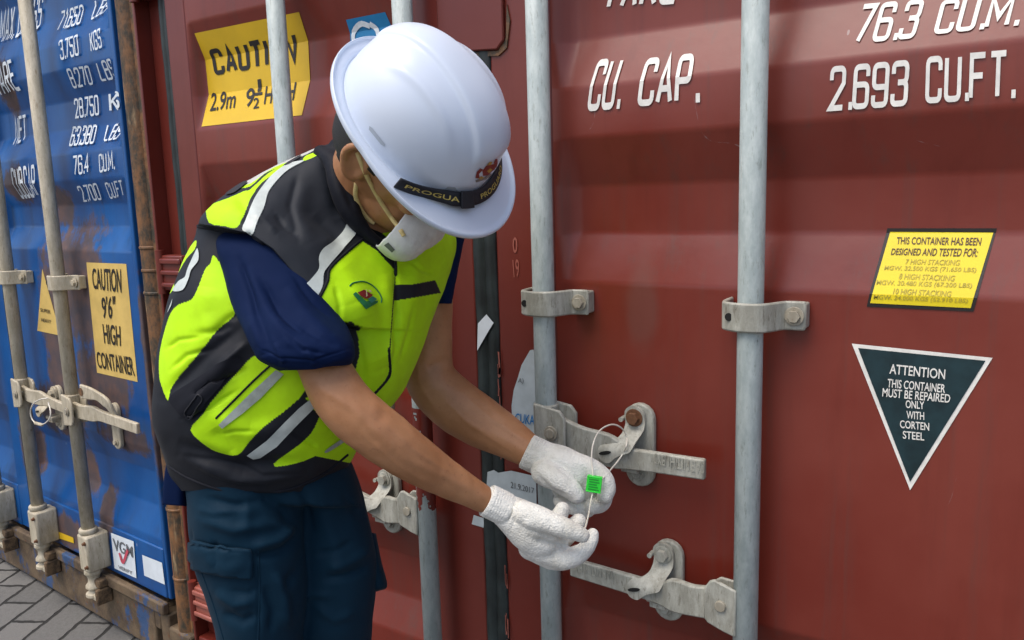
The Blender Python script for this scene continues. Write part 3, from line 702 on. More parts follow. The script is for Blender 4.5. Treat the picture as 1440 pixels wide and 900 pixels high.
for a, b_, c, d, t in [((1252, 511), (1330, 519), (1329, 533), (1251, 525), 'ATTENTION'), ((1249, 532), (1330, 540), (1329, 552), (1248, 544), 'THIS CONTAINER'), ((1242, 545), (1337, 554), (1336, 566), (1241, 557), 'MUST BE REPAIRED'),
                       ((1274, 562), (1300, 564), (1300, 575), (1274, 573), 'ONLY'), ((1275, 577), (1300, 579), (1300, 590), (1275, 588), 'WITH'), ((1266, 590), (1307, 594), (1307, 605), (1266, 601), 'CORTEN'), ((1270, 605), (1300, 608), (1300, 619), (1270, 616), 'STEEL')]:
    RB.text('printed_text', t, [a, b_, c, d], WHT, -.003, parent=s)
# stickers on the left door
s = RB.quad('sticker', [(274, 47), (421, 17), (425, 162), (284, 178)], YEL, label='yellow height caution label')
RB.text('printed_text', 'CAUTION', [(291, 66), (414, 40), (417, 92), (304, 110)], BLK, -.0026, parent=s, stroke=.17)
RB.text('printed_text', '2.9m', [(298, 131), (334, 126), (331, 152), (296, 157)], BLK, -.0026, parent=s)
RB.text('printed_text', '9', [(348, 125), (360, 123), (357, 149), (346, 151)], BLK, -.0026, parent=s)
RB.text('printed_text', '1', [(363, 112), (368, 111), (368, 128), (363, 129)], BLK, -.0026, parent=s)
RB.text('printed_text', '2', [(358, 138), (366, 137), (365, 152), (357, 153)], BLK, -.0026, parent=s)
RB.text('printed_text', '-', [(358, 131), (370, 129), (370, 133), (358, 135)], BLK, -.0026, parent=s)
RB.text('printed_text', 'HIGH', [(375, 121), (418, 115), (414, 141), (372, 147)], BLK, -.0026, parent=s)
s = RB.quad('sticker', [(487, 28), (542, 17), (560, 80), (495, 92)], CYAN, label='blue square logo sticker')
def strokes(B, name, paths, w, mat, off, parent):
    V, Fc = [], []
    for path in paths:
        P = [B.at(*p)[[0, 2]] for p in catmull([(*p, 0) for p in path], 16)[:, :2]]
        Lf, Rt = [], []
        for i, q in enumerate(P):
            t = P[min(i+1, 15)]-P[max(i-1, 0)]; t /= np.linalg.norm(t); nn = np.array((-t[1], t[0]))*w/2; V += [tuple(q+nn), tuple(q-nn)]
        n0 = len(V)-32; Fc += [(n0+2*i, n0+2*i+1, n0+2*i+3, n0+2*i+2) for i in range(15)]
    return B.conform(name, V, Fc, mat, off, parent, sub=False)
strokes(RB, 'printed_logo', [[(521, 37), (508, 34), (498, 48), (501, 72), (506, 86)], [(521, 34), (531, 42), (534, 60)], [(510, 60), (520, 58), (522, 72)]], .011, WHTB, -.0028, s)
# torn customs paper, tape scraps and residues around the centre gap
s = RB.quad('sticker', [(752, 491), (754, 500), (757, 552), (758, 614), (740, 606), (722, 594), (721, 570), (724, 548), (730, 530), (735, 513), (743, 499), (747, 492)], PAPER, -.0045, label='torn customs paper with blue print')
RB.text('printed_text', 'CUKA', [(727, 580), (754, 583), (754, 597), (726, 593)], INKB, -.006, parent=s)
RB.text('printed_text', 'A)', [(731, 531), (739, 531), (738, 540), (730, 539)], INKG, -.006, parent=s)
s = RB.quad('sticker', [(689, 662), (698, 659), (704, 663), (722, 660), (757, 668), (758, 718), (738, 712), (712, 705), (687, 690)], PAPER, -.009, label='weathered paper pasted across the gap with handwriting')
RB.text('printed_text', '21.9.2017', [(722, 675), (755, 684), (755, 692), (722, 684)], INKG, -.0105, parent=s)
RB.quad('tape_scrap', [(676, 454), (688, 441), (698, 453), (690, 466), (675, 492)], WPAP, -.010)
RB.quad('tape_scrap', [(668, 723), (683, 728), (682, 741), (665, 736)], PAPER, -.0045)
RB.text('etched_mark', '0', [(722, 334), (729, 333), (729, 355), (723, 356)], REDH, -.004); RB.text('etched_mark', '19', [(722, 365), (731, 364), (732, 389), (724, 390)], REDH, -.004)

rs_ = random.Random(3); V2, F2 = [], []
for k in range(26):
    z = rs_.uniform(.2, 1.15); x = 1.1285+rs_.uniform(-.003, .003); l = rs_.uniform(.008, .05); w = rs_.uniform(.0012, .0035); n0 = len(V2)
    pts_ = [(x-w*rs_.uniform(.3, 1), z+l*t) for t in (0, .3, .6, 1)]+[(x+w*rs_.uniform(.3, 1), z+l*t) for t in (1, .7, .35, 0)]
    V2 += pts_; F2.append(tuple(range(n0, n0+8)))
RB.conform('paint_scrape', V2, F2, REDH, -.0085, kind='stuff', sub=False)
# ---- blue container
B0 = empty('shipping_container', tuple(OB), -AB, label='rusty blue shipping container with cream locking rods standing left of the red one', category='shipping container')
bprof = [(0, 0), (.375, 0), (.40, 0), (.49, K), (.60, K), (.69, 0), (1.285, 0), (1.357, K), (1.426, K), (1.502, 0), (1.583, 0), (1.658, K), (1.745, K), (1.829, 0), (1.905, 0), (1.99, K), (2.07, K), (2.15, 0), (2.6, 0)]
BB = Box(B0, bprof, [(-1.0, -.130, .02), (-2.0, -1.16, .02)])
container_shell(BB, -2.2, -.005, HT, 6.0, (BLUE, RUST), .2)
MB().box(-.104, -.006, .004, .09, .05, HT-.001).cyl((-.056, .022, .05), (-.056, .022, HT-.002), .036, 20).mk('corner_post', RUST, B0, M=BB.M, bevel=.008)
for zc in (1.30, 1.17, .52, .30, 1.235):
    MB().cyl((-.056, .022, zc-.005), (-.056, .022, zc+.005), .0385, 20).mk('weld_band', RUST, B0, M=BB.M, bevel=.003)
MB().box(-2.2, -2.12, -.01, .09, .02, HT-.001).mk('corner_post', RUST, B0, M=BB.M, bevel=.01)
# sill: beam with upper flange and a forklift notch
mb = MB().box(-2.12, -.20, -.016, .10, .018, .165).box(-.165, -.118, -.016, .10, .018, .165).box(-.20, -.165, -.016, .10, .10, .165)
mb.mk('door_sill', SILL, B0, M=BB.M, bevel=.006)
MB().box(-2.12, -.118, -.030, -.006, .168, .206).mk('sill_flange', SILL, B0, M=BB.M, bevel=.006)
MB().box(-.118, -.001, -.018, .16, .0, .13).mk('corner_casting', SILL, B0, M=BB.M, bevel=.008)
for xa, xb, pa, pb in ((-1.045, -.112, -1.0, -.130), (-2.10, -1.065, -2.0, -1.16)):
    z0, z1 = .212, HT-.14
    V, Fc = panel(BB, pa, pb, z0+.1, z1-.06, BLUE)
    d = mk('door', V, Fc, BLUE, B0, smooth=True, M=BB.M); d.data.set_sharp_from_angle(angle=math.radians(60))
    MB().box(xa, pa, -.0025, .045, z0, z1).box(pb, xb, -.0025, .045, z0, z1).box(pa, pb, -.005, .045, z0, .375).box(pa, pb, -.0015, .045, z1-.06, z1).mk('door_frame', BLUE, d, M=BB.M, bevel=.004)
gasket(BB, -1.068, -1.042, .2, y=-.002)
brods = []
for x in (-.500, -.871, -1.225, -1.62):
    brods.append(rod(BB, 'locking_rod', x, .30, HT-.05, .0205, HWB))
for x, o in zip((-.500, -.871, -1.225, -1.62), brods):
    zt = .362
    mb = MB().prism([(x-.027, zt-.130), (x+.034, zt-.130), (x+.038, zt-.124), (x+.038, zt-.012), (x+.034, zt-.004), (x-.027, zt-.004)], -.080, -.004)
    gb = mb.mk('guide_bracket', HWB, o, M=BB.M, bevel=.007)
    MB().lathe((x, -.052), [(.026, zt-.004), (.029, zt), (.029, zt+.010), (.026, zt+.014)]).mk('collar', HWB, o, M=BB.M, smooth=True)
    hexbolt(BB, o, x+.028, -.080, zt-.026, .005, RBOLT); hexbolt(BB, o, x+.028, -.080, zt-.108, .005, RBOLT)
    prof = [(.027, zt-.130), (.028, zt-.142), (.022, zt-.150), (.018, zt-.160), (.019, zt-.175), (.027, zt-.184), (.028, zt-.193), (.018, zt-.198), (.017, zt-.206), (.029, zt-.212), (.030, zt-.222), (.016, zt-.228)]
    MB().lathe((x, -.052), prof).box(x+.006, x+.036, -.070, -.016, zt-.228, zt-.214).mk('cam_foot', HWB, o, M=BB.M, bevel=.0015)
    hk = MB().box(x+.012, x+.046, -.060, -.016, zt-.190, zt-.160).box(x+.030, x+.046, -.070, -.016, zt-.246, zt-.190).mk('cam_keeper', IRON, o, M=BB.M, bevel=.006)
bracket(BB, brods[0], -.500, BB.at(92, 399, -.06, True)[2], .9, HWB); bracket(BB, brods[1], -.871, BB.at(17, 391, -.06, True)[2], .9, HWB); bracket(BB, brods[2], -1.225, BB.at(17, 391, -.06, True)[2], .9, HWB)
zb = BB.at(110, 583, -.085, True)[2]
zb2 = BB.at(43, 560, -.085, True)[2]
hubplate(BB, brods[0], -.500, zb, 1, HWB); hubplate(BB, brods[1], -.871, zb2, 1, HWB)
cA = BB.at(158, 600, -.02, True); cB = BB.at(78, 574, -.02, True)
eA = BB.at(190, 604, -.06, True); eB = BB.at(104, 583, -.06, True)
lever(BB, (-.500+.022, zb), (eA[0], eA[2]), (cA[0]-.02, (zb+eA[2])/2), .050, .034, HWB)
lever(BB, (-.871+.022, zb2), (eB[0], eB[2]), (cB[0], (zb2+eB[2])/2), .050, .034, HWB)
catch(BB, cB[0], cB[2], -1, HWB)
# open hasp swung up over the right handle
bp = MB().prism(stadium(cA[0]+.004, cA[2], .150, .024), -.014, -.001).mk('handle_retainer', HWB, B0, M=BB.M, bevel=.003)
ho = [BB.at(x, y, -.05, True) for x, y in ((158, 596), (156, 580), (152, 566), (142, 556), (132, 552), (120, 549))]
V, Fc = [], []
cc = catmull([(p[0], y_, p[2], w) for p, y_, w in zip(ho, (-.030, -.045, -.055, -.06, -.062, -.062), (.026, .028, .034, .03, .04, .046))], 30)
tt = np.gradient(cc[:, [0, 2]], axis=0); tt /= np.linalg.norm(tt, axis=1, keepdims=True)
for (x, y_, z, w), t in zip(cc, tt):
    nx, nz_ = -t[1], t[0]
    for dy, k in ((-.005, -.5), (-.005, .5), (.005, .5), (.005, -.5)): V.append((x+nx*w*k, y_+dy-.006*abs(k)*2*0, z+nz_*w*k))
for i in range(29):
    for k in range(4): Fc.append((4*i+k, 4*i+(k+1) % 4, 4*i+4+(k+1) % 4, 4*i+4+k))
Fc += [(3, 2, 1, 0), (116, 117, 118, 119)]
mk('seal_hasp', V, Fc, HWB, bp, M=BB.M, bevel=.003)
px_ = ho[-1]; MB().prism([(px_[0]+.014*math.cos(t)+.008, px_[2]+.013*math.sin(t)) for t in np.linspace(0, 2*math.pi, 14, endpoint=False)], -.0685, -.067).mk('hasp_slot', RUST, bp, M=BB.M)
hexbolt(BB, bp, cA[0]+.004, -.0145, cA[2]-.052, .008, HWB)
# blue door lettering rows
def btext(t, c, st=.115):
    if max(p[0] for p in c) > 148:      # keep the last letter clear of the corner post
        x0 = min(p[0] for p in c); c = [(x0-1+(x-x0)*.80, y) for x, y in c]
    BB.text('lettering', t, c, WHTB, off=-.0055, stroke=st)
btext('MAX. GROSS', [(3, 12), (62, -16), (56, 41), (-3, 64)]); btext('LBS', [(131, -35), (150, -42), (148, -8), (129, -2)])
btext('71.650', [(89, 14), (119, 4), (115, 34), (82, 44)]); btext('LBS', [(138, 0), (157, -6), (152, 19), (131, 29)])
btext('3.750', [(86, 57), (113, 48), (114, 78), (88, 85)]); btext('KGS', [(130, 46), (149, 39), (152, 67), (132, 74)])
btext('8.270', [(95, 97), (127, 92), (134, 119), (106, 125)]); btext('LBS', [(138, 88), (163, 82), (169, 109), (148, 115)])
btext('TARE', [(-8, 90), (17, 80), (32, 127), (3, 137)])
btext('28.750', [(105, 139), (140, 133), (142, 162), (108, 167)]); btext('KG', [(156, 131), (174, 128), (176, 153), (158, 157)])
btext('NET', [(23, 162), (38, 158), (36, 200), (18, 209)])
btext('63.380', [(104, 178), (139, 175), (134, 202), (99, 206)]); btext('LBS', [(156, 175), (176, 172), (171, 196), (149, 199)])
btext('76.4', [(105, 217), (127, 214), (127, 243), (107, 247)]); btext('CU.M.', [(142, 215), (169, 210), (171, 238), (144, 243)])
btext('CUB.CAP.', [(16, 233), (53, 227), (63, 276), (34, 280)])
btext('2.700', [(109, 262), (138, 257), (146, 281), (120, 284)]); btext('CU.FT', [(150, 257), (180, 253), (186, 275), (161, 280)])
s = BB.quad('sticker', [(122, 369), (178, 371), (194, 537), (137, 524)], YEL3, label='faded yellow high container caution label')
for t, c in [('CAUTION', [(130, 377), (171, 378), (172, 412), (132, 406)]), ("9'6\"", [(143, 417), (163, 416), (163, 448), (146, 448)]), ('HIGH', [(145, 455), (170, 458), (171, 487), (148, 483)]), ('CONTAINER', [(136, 494), (187, 502), (191, 529), (139, 517)])]:
    BB.text('printed_text', t, c, BLK, -.0028, parent=s)
s = BB.quad('sticker', [(60, 378), (86, 472), (53, 465)], YEL3, label='yellow triangle super heavy label')
BB.text('printed_text', 'SUPER', [(58, 433), (72, 436), (72, 441), (58, 438)], BLK, -.0028, parent=s); BB.text('printed_text', 'HEAVY', [(59, 447), (73, 450), (73, 455), (59, 452)], BLK, -.0028, parent=s)
s = BB.quad('sticker', [(159, 748), (191, 760), (195, 812), (164, 798)], WPAP, -.0075, label='white verified mass sticker with red tick')
BB.text('printed_text', 'VGM', [(162, 755), (190, 767), (191, 783), (164, 772)], INKG, -.0095, parent=s); strokes(BB, 'printed_tick', [[(172, 776), (177, 789), (184, 772)]], .012, PINK, -.0105, s)
BB.text('printed_text', 'VERIFY', [(170, 793), (190, 802), (190, 807), (171, 798)], INKG, -.0095, parent=s)
BB.quad('sticker', [(203, 779), (231, 790), (235, 821), (206, 808)], WPAP, -.0075, label='blank white sticker near the post')
BB.quad('sticker', [(86, 747), (106, 755), (107, 763), (86, 756)], YEL, -.0075, label='small yellow strip sticker')

# ------------------------------------------------------------------ person
def cloth(name, col, rough=.8, sheen=.2, weave=900, bs=.12, var=.08):
    m, n, b = newmat(name); v = coords(n)
    n.links.new(mix(n, noise(n, v, 25, 4), tuple(c*(1-var) for c in col), tuple(min(1, c*(1+var)) for c in col)), b.inputs['Base Color'])
    b.inputs['Roughness'].default_value = rough; b.inputs['Sheen Weight'].default_value = sheen; b.inputs['Specular IOR Level'].default_value = .12
    bump(n, b, math_(n, 'ADD', noise(n, v, weave, 2), math_(n, 'MULTIPLY', noise(n, v, 60, 4), 1.5)), bs, .0012)
    return m
NAVY = cloth('navy_polo_knit', (.002, .010, .046), .8, .0)
TROU = cloth('petrol_blue_twill', (.003, .022, .043), .65, .02)
BLKC = cloth('black_vest_fabric', (.009, .010, .015), .6, .03)
SILV = plain('reflective_tape', (.50, .55, .52), .35, var=.08, sc=60, bstr=.2)
GREYT = plain('grey_tape', (.33, .37, .33), .4, var=.15, sc=90, bstr=.2)
GLOVE, n, b = newmat('white_cotton_knit'); v = coords(n)
n.links.new(mix(n, ramp(n, noise(n, v, 18, 4), .40, .72), (.74, .73, .67), (.56, .54, .47)), b.inputs['Base Color']); b.inputs['Roughness'].default_value = .95; b.inputs['Sheen Weight'].default_value = .4
wv = nd(n, 'ShaderNodeTexVoronoi'); wv.inputs['Scale'].default_value = 330; n.links.new(v, wv.inputs['Vector'])
bump(n, b, math_(n, 'ADD', wv.outputs['Distance'], math_(n, 'MULTIPLY', noise(n, v, 75, 5, .7), 1.6)), .6, .0016)
SKIN, n, b = newmat('tanned_skin'); v = coords(n)
c = mix(n, ramp(n, noise(n, v, 14, 5), .3, .7), (.36, .158, .066), (.47, .225, .105)); c = mix(n, math_(n, 'MULTIPLY', ramp(n, noise(n, v, 160, 2), .62, .75), .3), c, (.22, .08, .04))
n.links.new(c, b.inputs['Base Color']); b.inputs['Roughness'].default_value = .48; b.inputs['Subsurface Weight'].default_value = .12; b.inputs['Subsurface Radius'].default_value = (.02, .008, .004); b.inputs['Subsurface Scale'].default_value = .4
bump(n, b, math_(n, 'ADD', noise(n, v, 260, 3), noise(n, v, 35, 3)), .25, .001)
HAIR = plain('black_hair', (.012, .010, .009), .55, sc=200, bstr=.6)
HELM = plain('white_helmet_shell', (.66, .73, .84), .28, var=.015, sc=8, bstr=.04)
HGREY = plain('helmet_slot_shade', (.42, .47, .53), .4, var=.03, bstr=0)
MASKM = plain('white_mask_fibre', (.72, .73, .72), .85, var=.05, sc=60, bstr=.35)
ELAS = plain('yellow_elastic', (.72, .56, .24), .7, var=.1, sc=80, bstr=.2)
STRAPM = plain('black_webbing', (.010, .011, .016), .6, var=.2, sc=200, bstr=.3)
GOLD = plain('gold_print', (.55, .42, .10), .5, var=.1, bstr=0)
VEST, n, b = newmat('hi_vis_vest_fabric'); v = coords(n)
at = nd(n, 'ShaderNodeVertexColor'); at.layer_name = 'pattern'
c = nd(n, 'ShaderNodeMix', data_type='RGBA', blend_type='MULTIPLY'); c.inputs[0].default_value = .25
n.links.new(at.outputs[0], c.inputs[6]); n.links.new(noise(n, v, 40, 4), c.inputs[7])
n.links.new(c.outputs[2], b.inputs['Base Color']); b.inputs['Roughness'].default_value = .62; b.inputs['Sheen Weight'].default_value = .02; b.inputs['Specular IOR Level'].default_value = .25
bump(n, b, math_(n, 'ADD', noise(n, v, 900, 2), math_(n, 'MULTIPLY', noise(n, v, 55, 4), 1.5)), .15, .0012)

PR = empty('person', (-1.08, -.42, 0), 0, label='man in white hard hat and lime hi-vis vest bending to seal the door', category='person')
# helmet frame
HC = D(593, 170, 1.13); HFw, HLf, HUp = CF(.62, -.782, -.071), CF(.504, .465, -.727), CF(.602, .415, .683)
HA, HB, HH = .123, .110, .108
def HL(x, y, z): return HC+x*HFw+y*HLf+z*HUp
# ---- body
hd = HL(-.002, 0, -.055)
pieces = [ellipsoid(hd, (HFw*.096, HLf*.074, HUp*.112)), ellipsoid(HL(.048, 0, -.130), (HFw*.056, HLf*.052, HUp*.052)),
          ellipsoid(HL(.098, 0, -.085), (HFw*.018, HLf*.013, HUp*.022)), ellipsoid(HL(.075, -.032, -.085), (HFw*.02, HLf*.022, HUp*.016)), ellipsoid(HL(.075, .032, -.085), (HFw*.02, HLf*.022, HUp*.016)),
          ellipsoid(HL(.090, 0, -.125), (HFw*.012, HLf*.024, HUp*.010))]
for sd_ in (-1, 1):   # ears: rim and lobe
    e = lambda x, z, o=.0: tuple(HL(x-.008, sd_*(.077+o), z-.070))
    pieces.append(limb([(*e(.012, -.020), .007), (*e(.014, .004), .006), (*e(.006, .026, .004), .0058), (*e(-.010, .028, .010), .006), (*e(-.020, .012, .014), .006), (*e(-.017, -.010, .010), .0062), (*e(-.004, -.028, .004), .0085), (*e(.008, -.030), .007)], 30, 12, world=True))
    pieces.append(ellipsoid(HL(-.012, sd_*.077, -.070), (HFw*.017, HLf*.006, HUp*.024)))
nb = HL(-.035, 0, -.10)
pieces.append(limb([(*HL(-.02, 0, -.09), .060), (*((HL(-.035, 0, -.15)+D(525, 300, 1.29))/2), .060), (*D(510, 305, 1.29), .070), (*D(480, 350, 1.30), .09)], 20, 24, world=True))
pieces.append(limb([(375, 600, 1.29, 78), (395, 520, 1.28, 88), (450, 400, 1.29, 88), (490, 330, 1.30, 66)], 30, 28))
armN = [(a_, b_, c_, r_*.91) for a_, b_, c_, r_ in [(400, 400, 1.20, 22), (418, 440, 1.16, 30), (448, 500, 1.112, 38), (484, 566, 1.10, 43), (538, 613, 1.115, 42), (590, 650, 1.145, 36), (640, 680, 1.175, 27), (684, 704, 1.20, 20.5), (712, 719, 1.205, 15), (740, 738, 1.21, 14)]]
armF = [(590, 340, 1.38, 32), (604, 400, 1.42, 32), (601, 470, 1.44, 35), (604, 528, 1.45, 36), (632, 563, 1.45, 38), (672, 591, 1.44, 36.5), (712, 614, 1.42, 30), (748, 637, 1.40, 22.5), (775, 652, 1.39, 16), (800, 666, 1.39, 15)]
pieces += [limb(armN, 60, 28), limb(armF, 60, 28)]
legN = [(356, 680, 1.27, 55), (356, 800, 1.27, 50), (361, 980, 1.315, 34), (360, 1120, 1.415, 30), (362, 1270, 1.555, 24)]
legF = [(445, 700, 1.36, 45), (462, 800, 1.365, 48), (455, 980, 1.41, 34), (450, 1120, 1.51, 30), (449, 1250, 1.635, 24)]
pieces += [limb(legN, 40, 24), limb(legF, 40, 24)]
V, Fc = fuse(pieces, .0036, 5)
N = normals(V, Fc)
V = V+N*((vnoise(V*70)-.5)*.0012)[:, None]
V = folds(V, N, [([(440, 540), (500, 575), (560, 640)], .002, 7), ([(622, 560), (660, 596), (700, 622), (730, 640)], .0014, 2.6), ([(640, 545), (690, 588), (738, 622)], .0013, 2.4), ([(585, 500), (590, 540), (612, 575)], .0014, 3), ([(545, 598), (592, 640), (645, 672)], .0013, 2.6), ([(500, 600), (560, 655), (620, 690)], .0012, 3), ([(600, 645), (610, 660), (640, 690)], -.0012, 4), ([(505, 590), (530, 592), (548, 580)], -.001, 9), ([(560, 640), (620, 668), (675, 695)], .0016, 6), ([(640, 650), (690, 690)], .0012, 4),
                 ([(600, 520), (612, 512), (636, 505)], -.005, 7), ([(575, 560), (620, 540), (660, 560)], .002, 9), ([(640, 585), (700, 615), (745, 640)], .0016, 6), ([(700, 590), (750, 628)], .0012, 4)])
body = mk('body', V, Fc, SKIN, PR, smooth=True)
bvh_body = BVHTree.FromPolygons([Vector(v) for v in V], Fc)
# eyes and brows under the peak
for sd_ in (-1, 1):
    v_, f_ = ellipsoid(HL(.083, sd_*.031, -.062), (HFw*.010, HLf*.013, HUp*.008), 12, 16); mk('eye', v_, f_, WHT, PR, smooth=True)
    v_, f_ = ellipsoid(HL(.091, sd_*.031, -.064), (HFw*.003, HLf*.005, HUp*.005), 10, 12); mk('iris', v_, f_, DARK, PR, smooth=True)
# hair: cap of hair showing below the rim
v_, f_ = ellipsoid(hd, (HFw*.100, HLf*.078, HUp*.115), 60, 80)
loc = np.stack([(v_-HC)@HFw, (v_-HC)@HLf, (v_-HC)@HUp], -1)
hz = vnoise(v_*150)*.012
keep = (loc[:, 2] > -.045+hz) | ((loc[:, 0] < -.018+hz) & (loc[:, 2] > -.115+hz)) | ((loc[:, 0] < .024) & (loc[:, 0] > .004) & (loc[:, 2] > -.075+hz))
f_ = [f for f in f_ if all(keep[i] for i in f)]
o = mk('hair', v_, f_, HAIR, PR, smooth=True); m_ = o.modifiers.new('s', 'SOLIDIFY'); m_.thickness = .004; m_.offset = 1

# ---- vest
rings = [(256, 690, 1.255, 458, 692, 1.315, .122), (240, 668, 1.245, 484, 664, 1.315, .125), (229, 640, 1.23, 499, 640, 1.315, .130), (220, 615, 1.22, 506, 618, 1.315, .132), (215, 585, 1.215, 522, 598, 1.32, .136), (219, 535, 1.205, 560, 552, 1.34, .14), (224, 480, 1.20, 584, 500, 1.355, .14), (238, 420, 1.19, 606, 432, 1.39, .14),
         (258, 370, 1.19, 622, 388, 1.42, .130), (277, 335, 1.19, 634, 352, 1.44, .12), (288, 300, 1.20, 642, 325, 1.45, .108), (345, 258, 1.22, 642, 295, 1.45, .095), (410, 227, 1.24, 625, 270, 1.43, .082), (462, 206, 1.265, 598, 255, 1.39, .068), (500, 200, 1.29, 575, 245, 1.37, .05)]
V, Fc = loft(rings, 560, 760, 2.15)
N = normals(V, Fc)
Q = PX(V); front = (-(N@RF)) > -.2
yoke = [(279, 318), (300, 321), (350, 331), (381, 352), (430, 410), (446, 427), (478, 455), (503, 462), (760, 470), (760, 60), (200, 60), (200, 300)]
d_in, _ = seg_dist(Q, yoke[:8]); inY = inside(Q, yoke)
ds, _ = seg_dist(Q, [(300, 300), (360, 325), (430, 385), (480, 430)])
bumpv = .045*np.exp(-(ds/62)**2)*np.where(inY, np.clip(d_in/3.0, 0, 1), 0)*front
V = V-(bumpv[:, None])*(V-CAM)/np.linalg.norm(V-CAM, axis=1, keepdims=True)
vf = [([(500, 420), (520, 480), (540, 520)], .006, 22), ([(470, 470), (485, 520), (500, 570)], -.004, 12), ([(540, 380), (548, 440), (545, 520)], .004, 9), ([(556, 360), (557, 440), (549, 500)], -.003, 4),
      ([(230, 560), (290, 500), (345, 455)], -.005, 9), ([(250, 590), (310, 520), (355, 480)], .004, 10), ([(300, 470), (320, 450), (338, 440)], -.003, 6), ([(270, 470), (310, 466), (330, 455)], -.0025, 5),
      ([(300, 480), (285, 440), (290, 400)], .003, 14), ([(240, 620), (330, 655), (430, 650)], -.006, 10), ([(260, 640), (340, 672), (440, 662)], .005, 9), ([(300, 600), (330, 645)], -.003, 8), ([(440, 560), (470, 600), (490, 630)], -.004, 8),
      ([(400, 300), (440, 330), (470, 350)], .003, 14), ([(430, 250), (420, 300), (440, 345)], .003, 12), ([(440, 300), (470, 330), (486, 350)], -.003, 9), ([(455, 215), (470, 260), (480, 310)], -.006, 9), ([(480, 215), (492, 255)], -.004, 5),
      ([(330, 270), (350, 300), (345, 320)], -.003, 8), ([(470, 360), (500, 400), (520, 450)], .004, 14), ([(590, 350), (580, 420), (560, 480)], .004, 14), ([(575, 340), (570, 390)], -.003, 8), ([(290, 575), (350, 610), (400, 600)], .004, 14)]
vf = [(a, b_*1.2, w_) for a, b_, w_ in vf]
vf += [([(240, 520), (262, 500), (300, 490)], -.003, 3.5), ([(232, 490), (250, 478), (285, 474)], -.0025, 3), ([(255, 590), (300, 570), (335, 548)], -.003, 3.5), ([(270, 560), (300, 535), (345, 520)], -.0035, 4), ([(300, 540), (320, 505), (350, 480)], .0035, 5),
       ([(470, 400), (478, 430), (476, 455)], -.003, 4), ([(500, 470), (512, 520), (515, 570)], -.003, 4), ([(560, 430), (556, 480), (540, 540)], -.003, 4), ([(580, 430), (572, 470), (560, 510)], -.0025, 3.5), ([(520, 560), (505, 590), (480, 610)], -.003, 3.5),
       ([(250, 640), (300, 650), (370, 668), (430, 664)], -.004, 4), ([(280, 655), (320, 672), (380, 680)], .003, 5), ([(400, 600), (430, 620), (450, 632)], -.0025, 3.5), ([(310, 612), (330, 606), (360, 606)], -.002, 3),
       ([(420, 240), (408, 290), (420, 340)], -.0025, 5), ([(385, 300), (400, 320), (420, 332)], -.003, 4), ([(345, 300), (372, 310), (392, 330)], .003, 6), ([(575, 365), (590, 380), (610, 385)], -.0025, 3.5)]
V = folds(V, N, vf, .0026, 15)
N = normals(V, Fc); Q = PX(V)
NEON, BK, SL, WT = (.52, .90, .004), (.010, .012, .018), (.50, .55, .52), (.55, .55, .52)
YK_LIT = (.014, .018, .026)  # yoke black, colour lightened to paint in the light on the upper shoulder
pat = [  # (photo outline, colour) painted in order
    ([(281, 300), (281, 318), (300, 321), (350, 331), (381, 352), (430, 408), (455, 370), (490, 330), (470, 240), (440, 215), (400, 228), (340, 255)], YK_LIT),
    ([(455, 150), (700, 150), (700, 300), (560, 352), (520, 320), (495, 300), (470, 250)], BK),
    ([(288, 294), (306, 279), (330, 266), (352, 262), (372, 244), (397, 233), (410, 224), (300, 262), (282, 290)], NEON),
    ([(270, 288), (296, 276), (330, 262), (352, 258), (384, 236), (420, 222), (445, 208), (400, 215), (330, 240)], WT),
    ([(290, 291), (300, 286), (322, 278), (345, 268), (352, 266), (378, 243), (398, 233), (402, 234), (380, 248), (365, 260), (352, 280), (344, 300), (333, 320), (316, 318), (294, 313)], NEON),
    ([(430, 219), (447, 213), (454, 213), (447, 218), (434, 224), (426, 226)], NEON),
    ([(341, 322), (349, 327), (356, 329), (362, 312), (372, 290), (378, 270), (394, 250), (408, 238), (428, 227), (412, 229), (400, 234), (384, 246), (370, 262), (358, 280), (350, 300)], SL),
    ([(498, 302), (503, 313), (504, 325), (509, 336), (474, 366), (462, 379), (460, 396), (443, 429), (476, 455), (499, 456), (500, 520), (430, 560), (480, 607), (442, 641), (700, 640), (700, 300), (640, 300), (520, 300)], NEON),
    ([(496, 296), (508, 338), (530, 352), (553, 378), (557, 378), (560, 350), (530, 320), (520, 290)], BK),
    ([(476, 455), (499, 456), (499, 500), (490, 512), (484, 500)], BK),
    ([(554, 401), (580, 400), (612, 394), (620, 412), (608, 414), (580, 419), (554, 423)], BK),
    ([(250, 385), (262, 364), (274, 350), (276, 338), (268, 346), (240, 385), (225, 425), (243, 408), (245, 395)], NEON),
    ([(301, 359), (318, 384), (332, 404), (341, 418), (337, 428), (327, 446), (306, 464), (290, 484), (272, 506), (250, 532), (240, 548), (236, 563), (229, 548), (224, 530), (224, 500), (230, 470), (240, 440), (252, 428), (268, 422), (277, 408), (288, 380), (296, 370)], NEON),
    ([(358, 500), (375, 508), (400, 517), (420, 522), (430, 535), (427, 553), (404, 575), (370, 601), (350, 622), (334, 640), (310, 637), (291, 628), (268, 605), (285, 583), (301, 560), (330, 528)], NEON),
    ([(385, 652), (400, 655), (442, 642), (480, 608), (464, 594), (452, 582), (440, 606), (420, 626)], NEON),
]
colr = np.tile(np.array(BK), (len(V), 1))
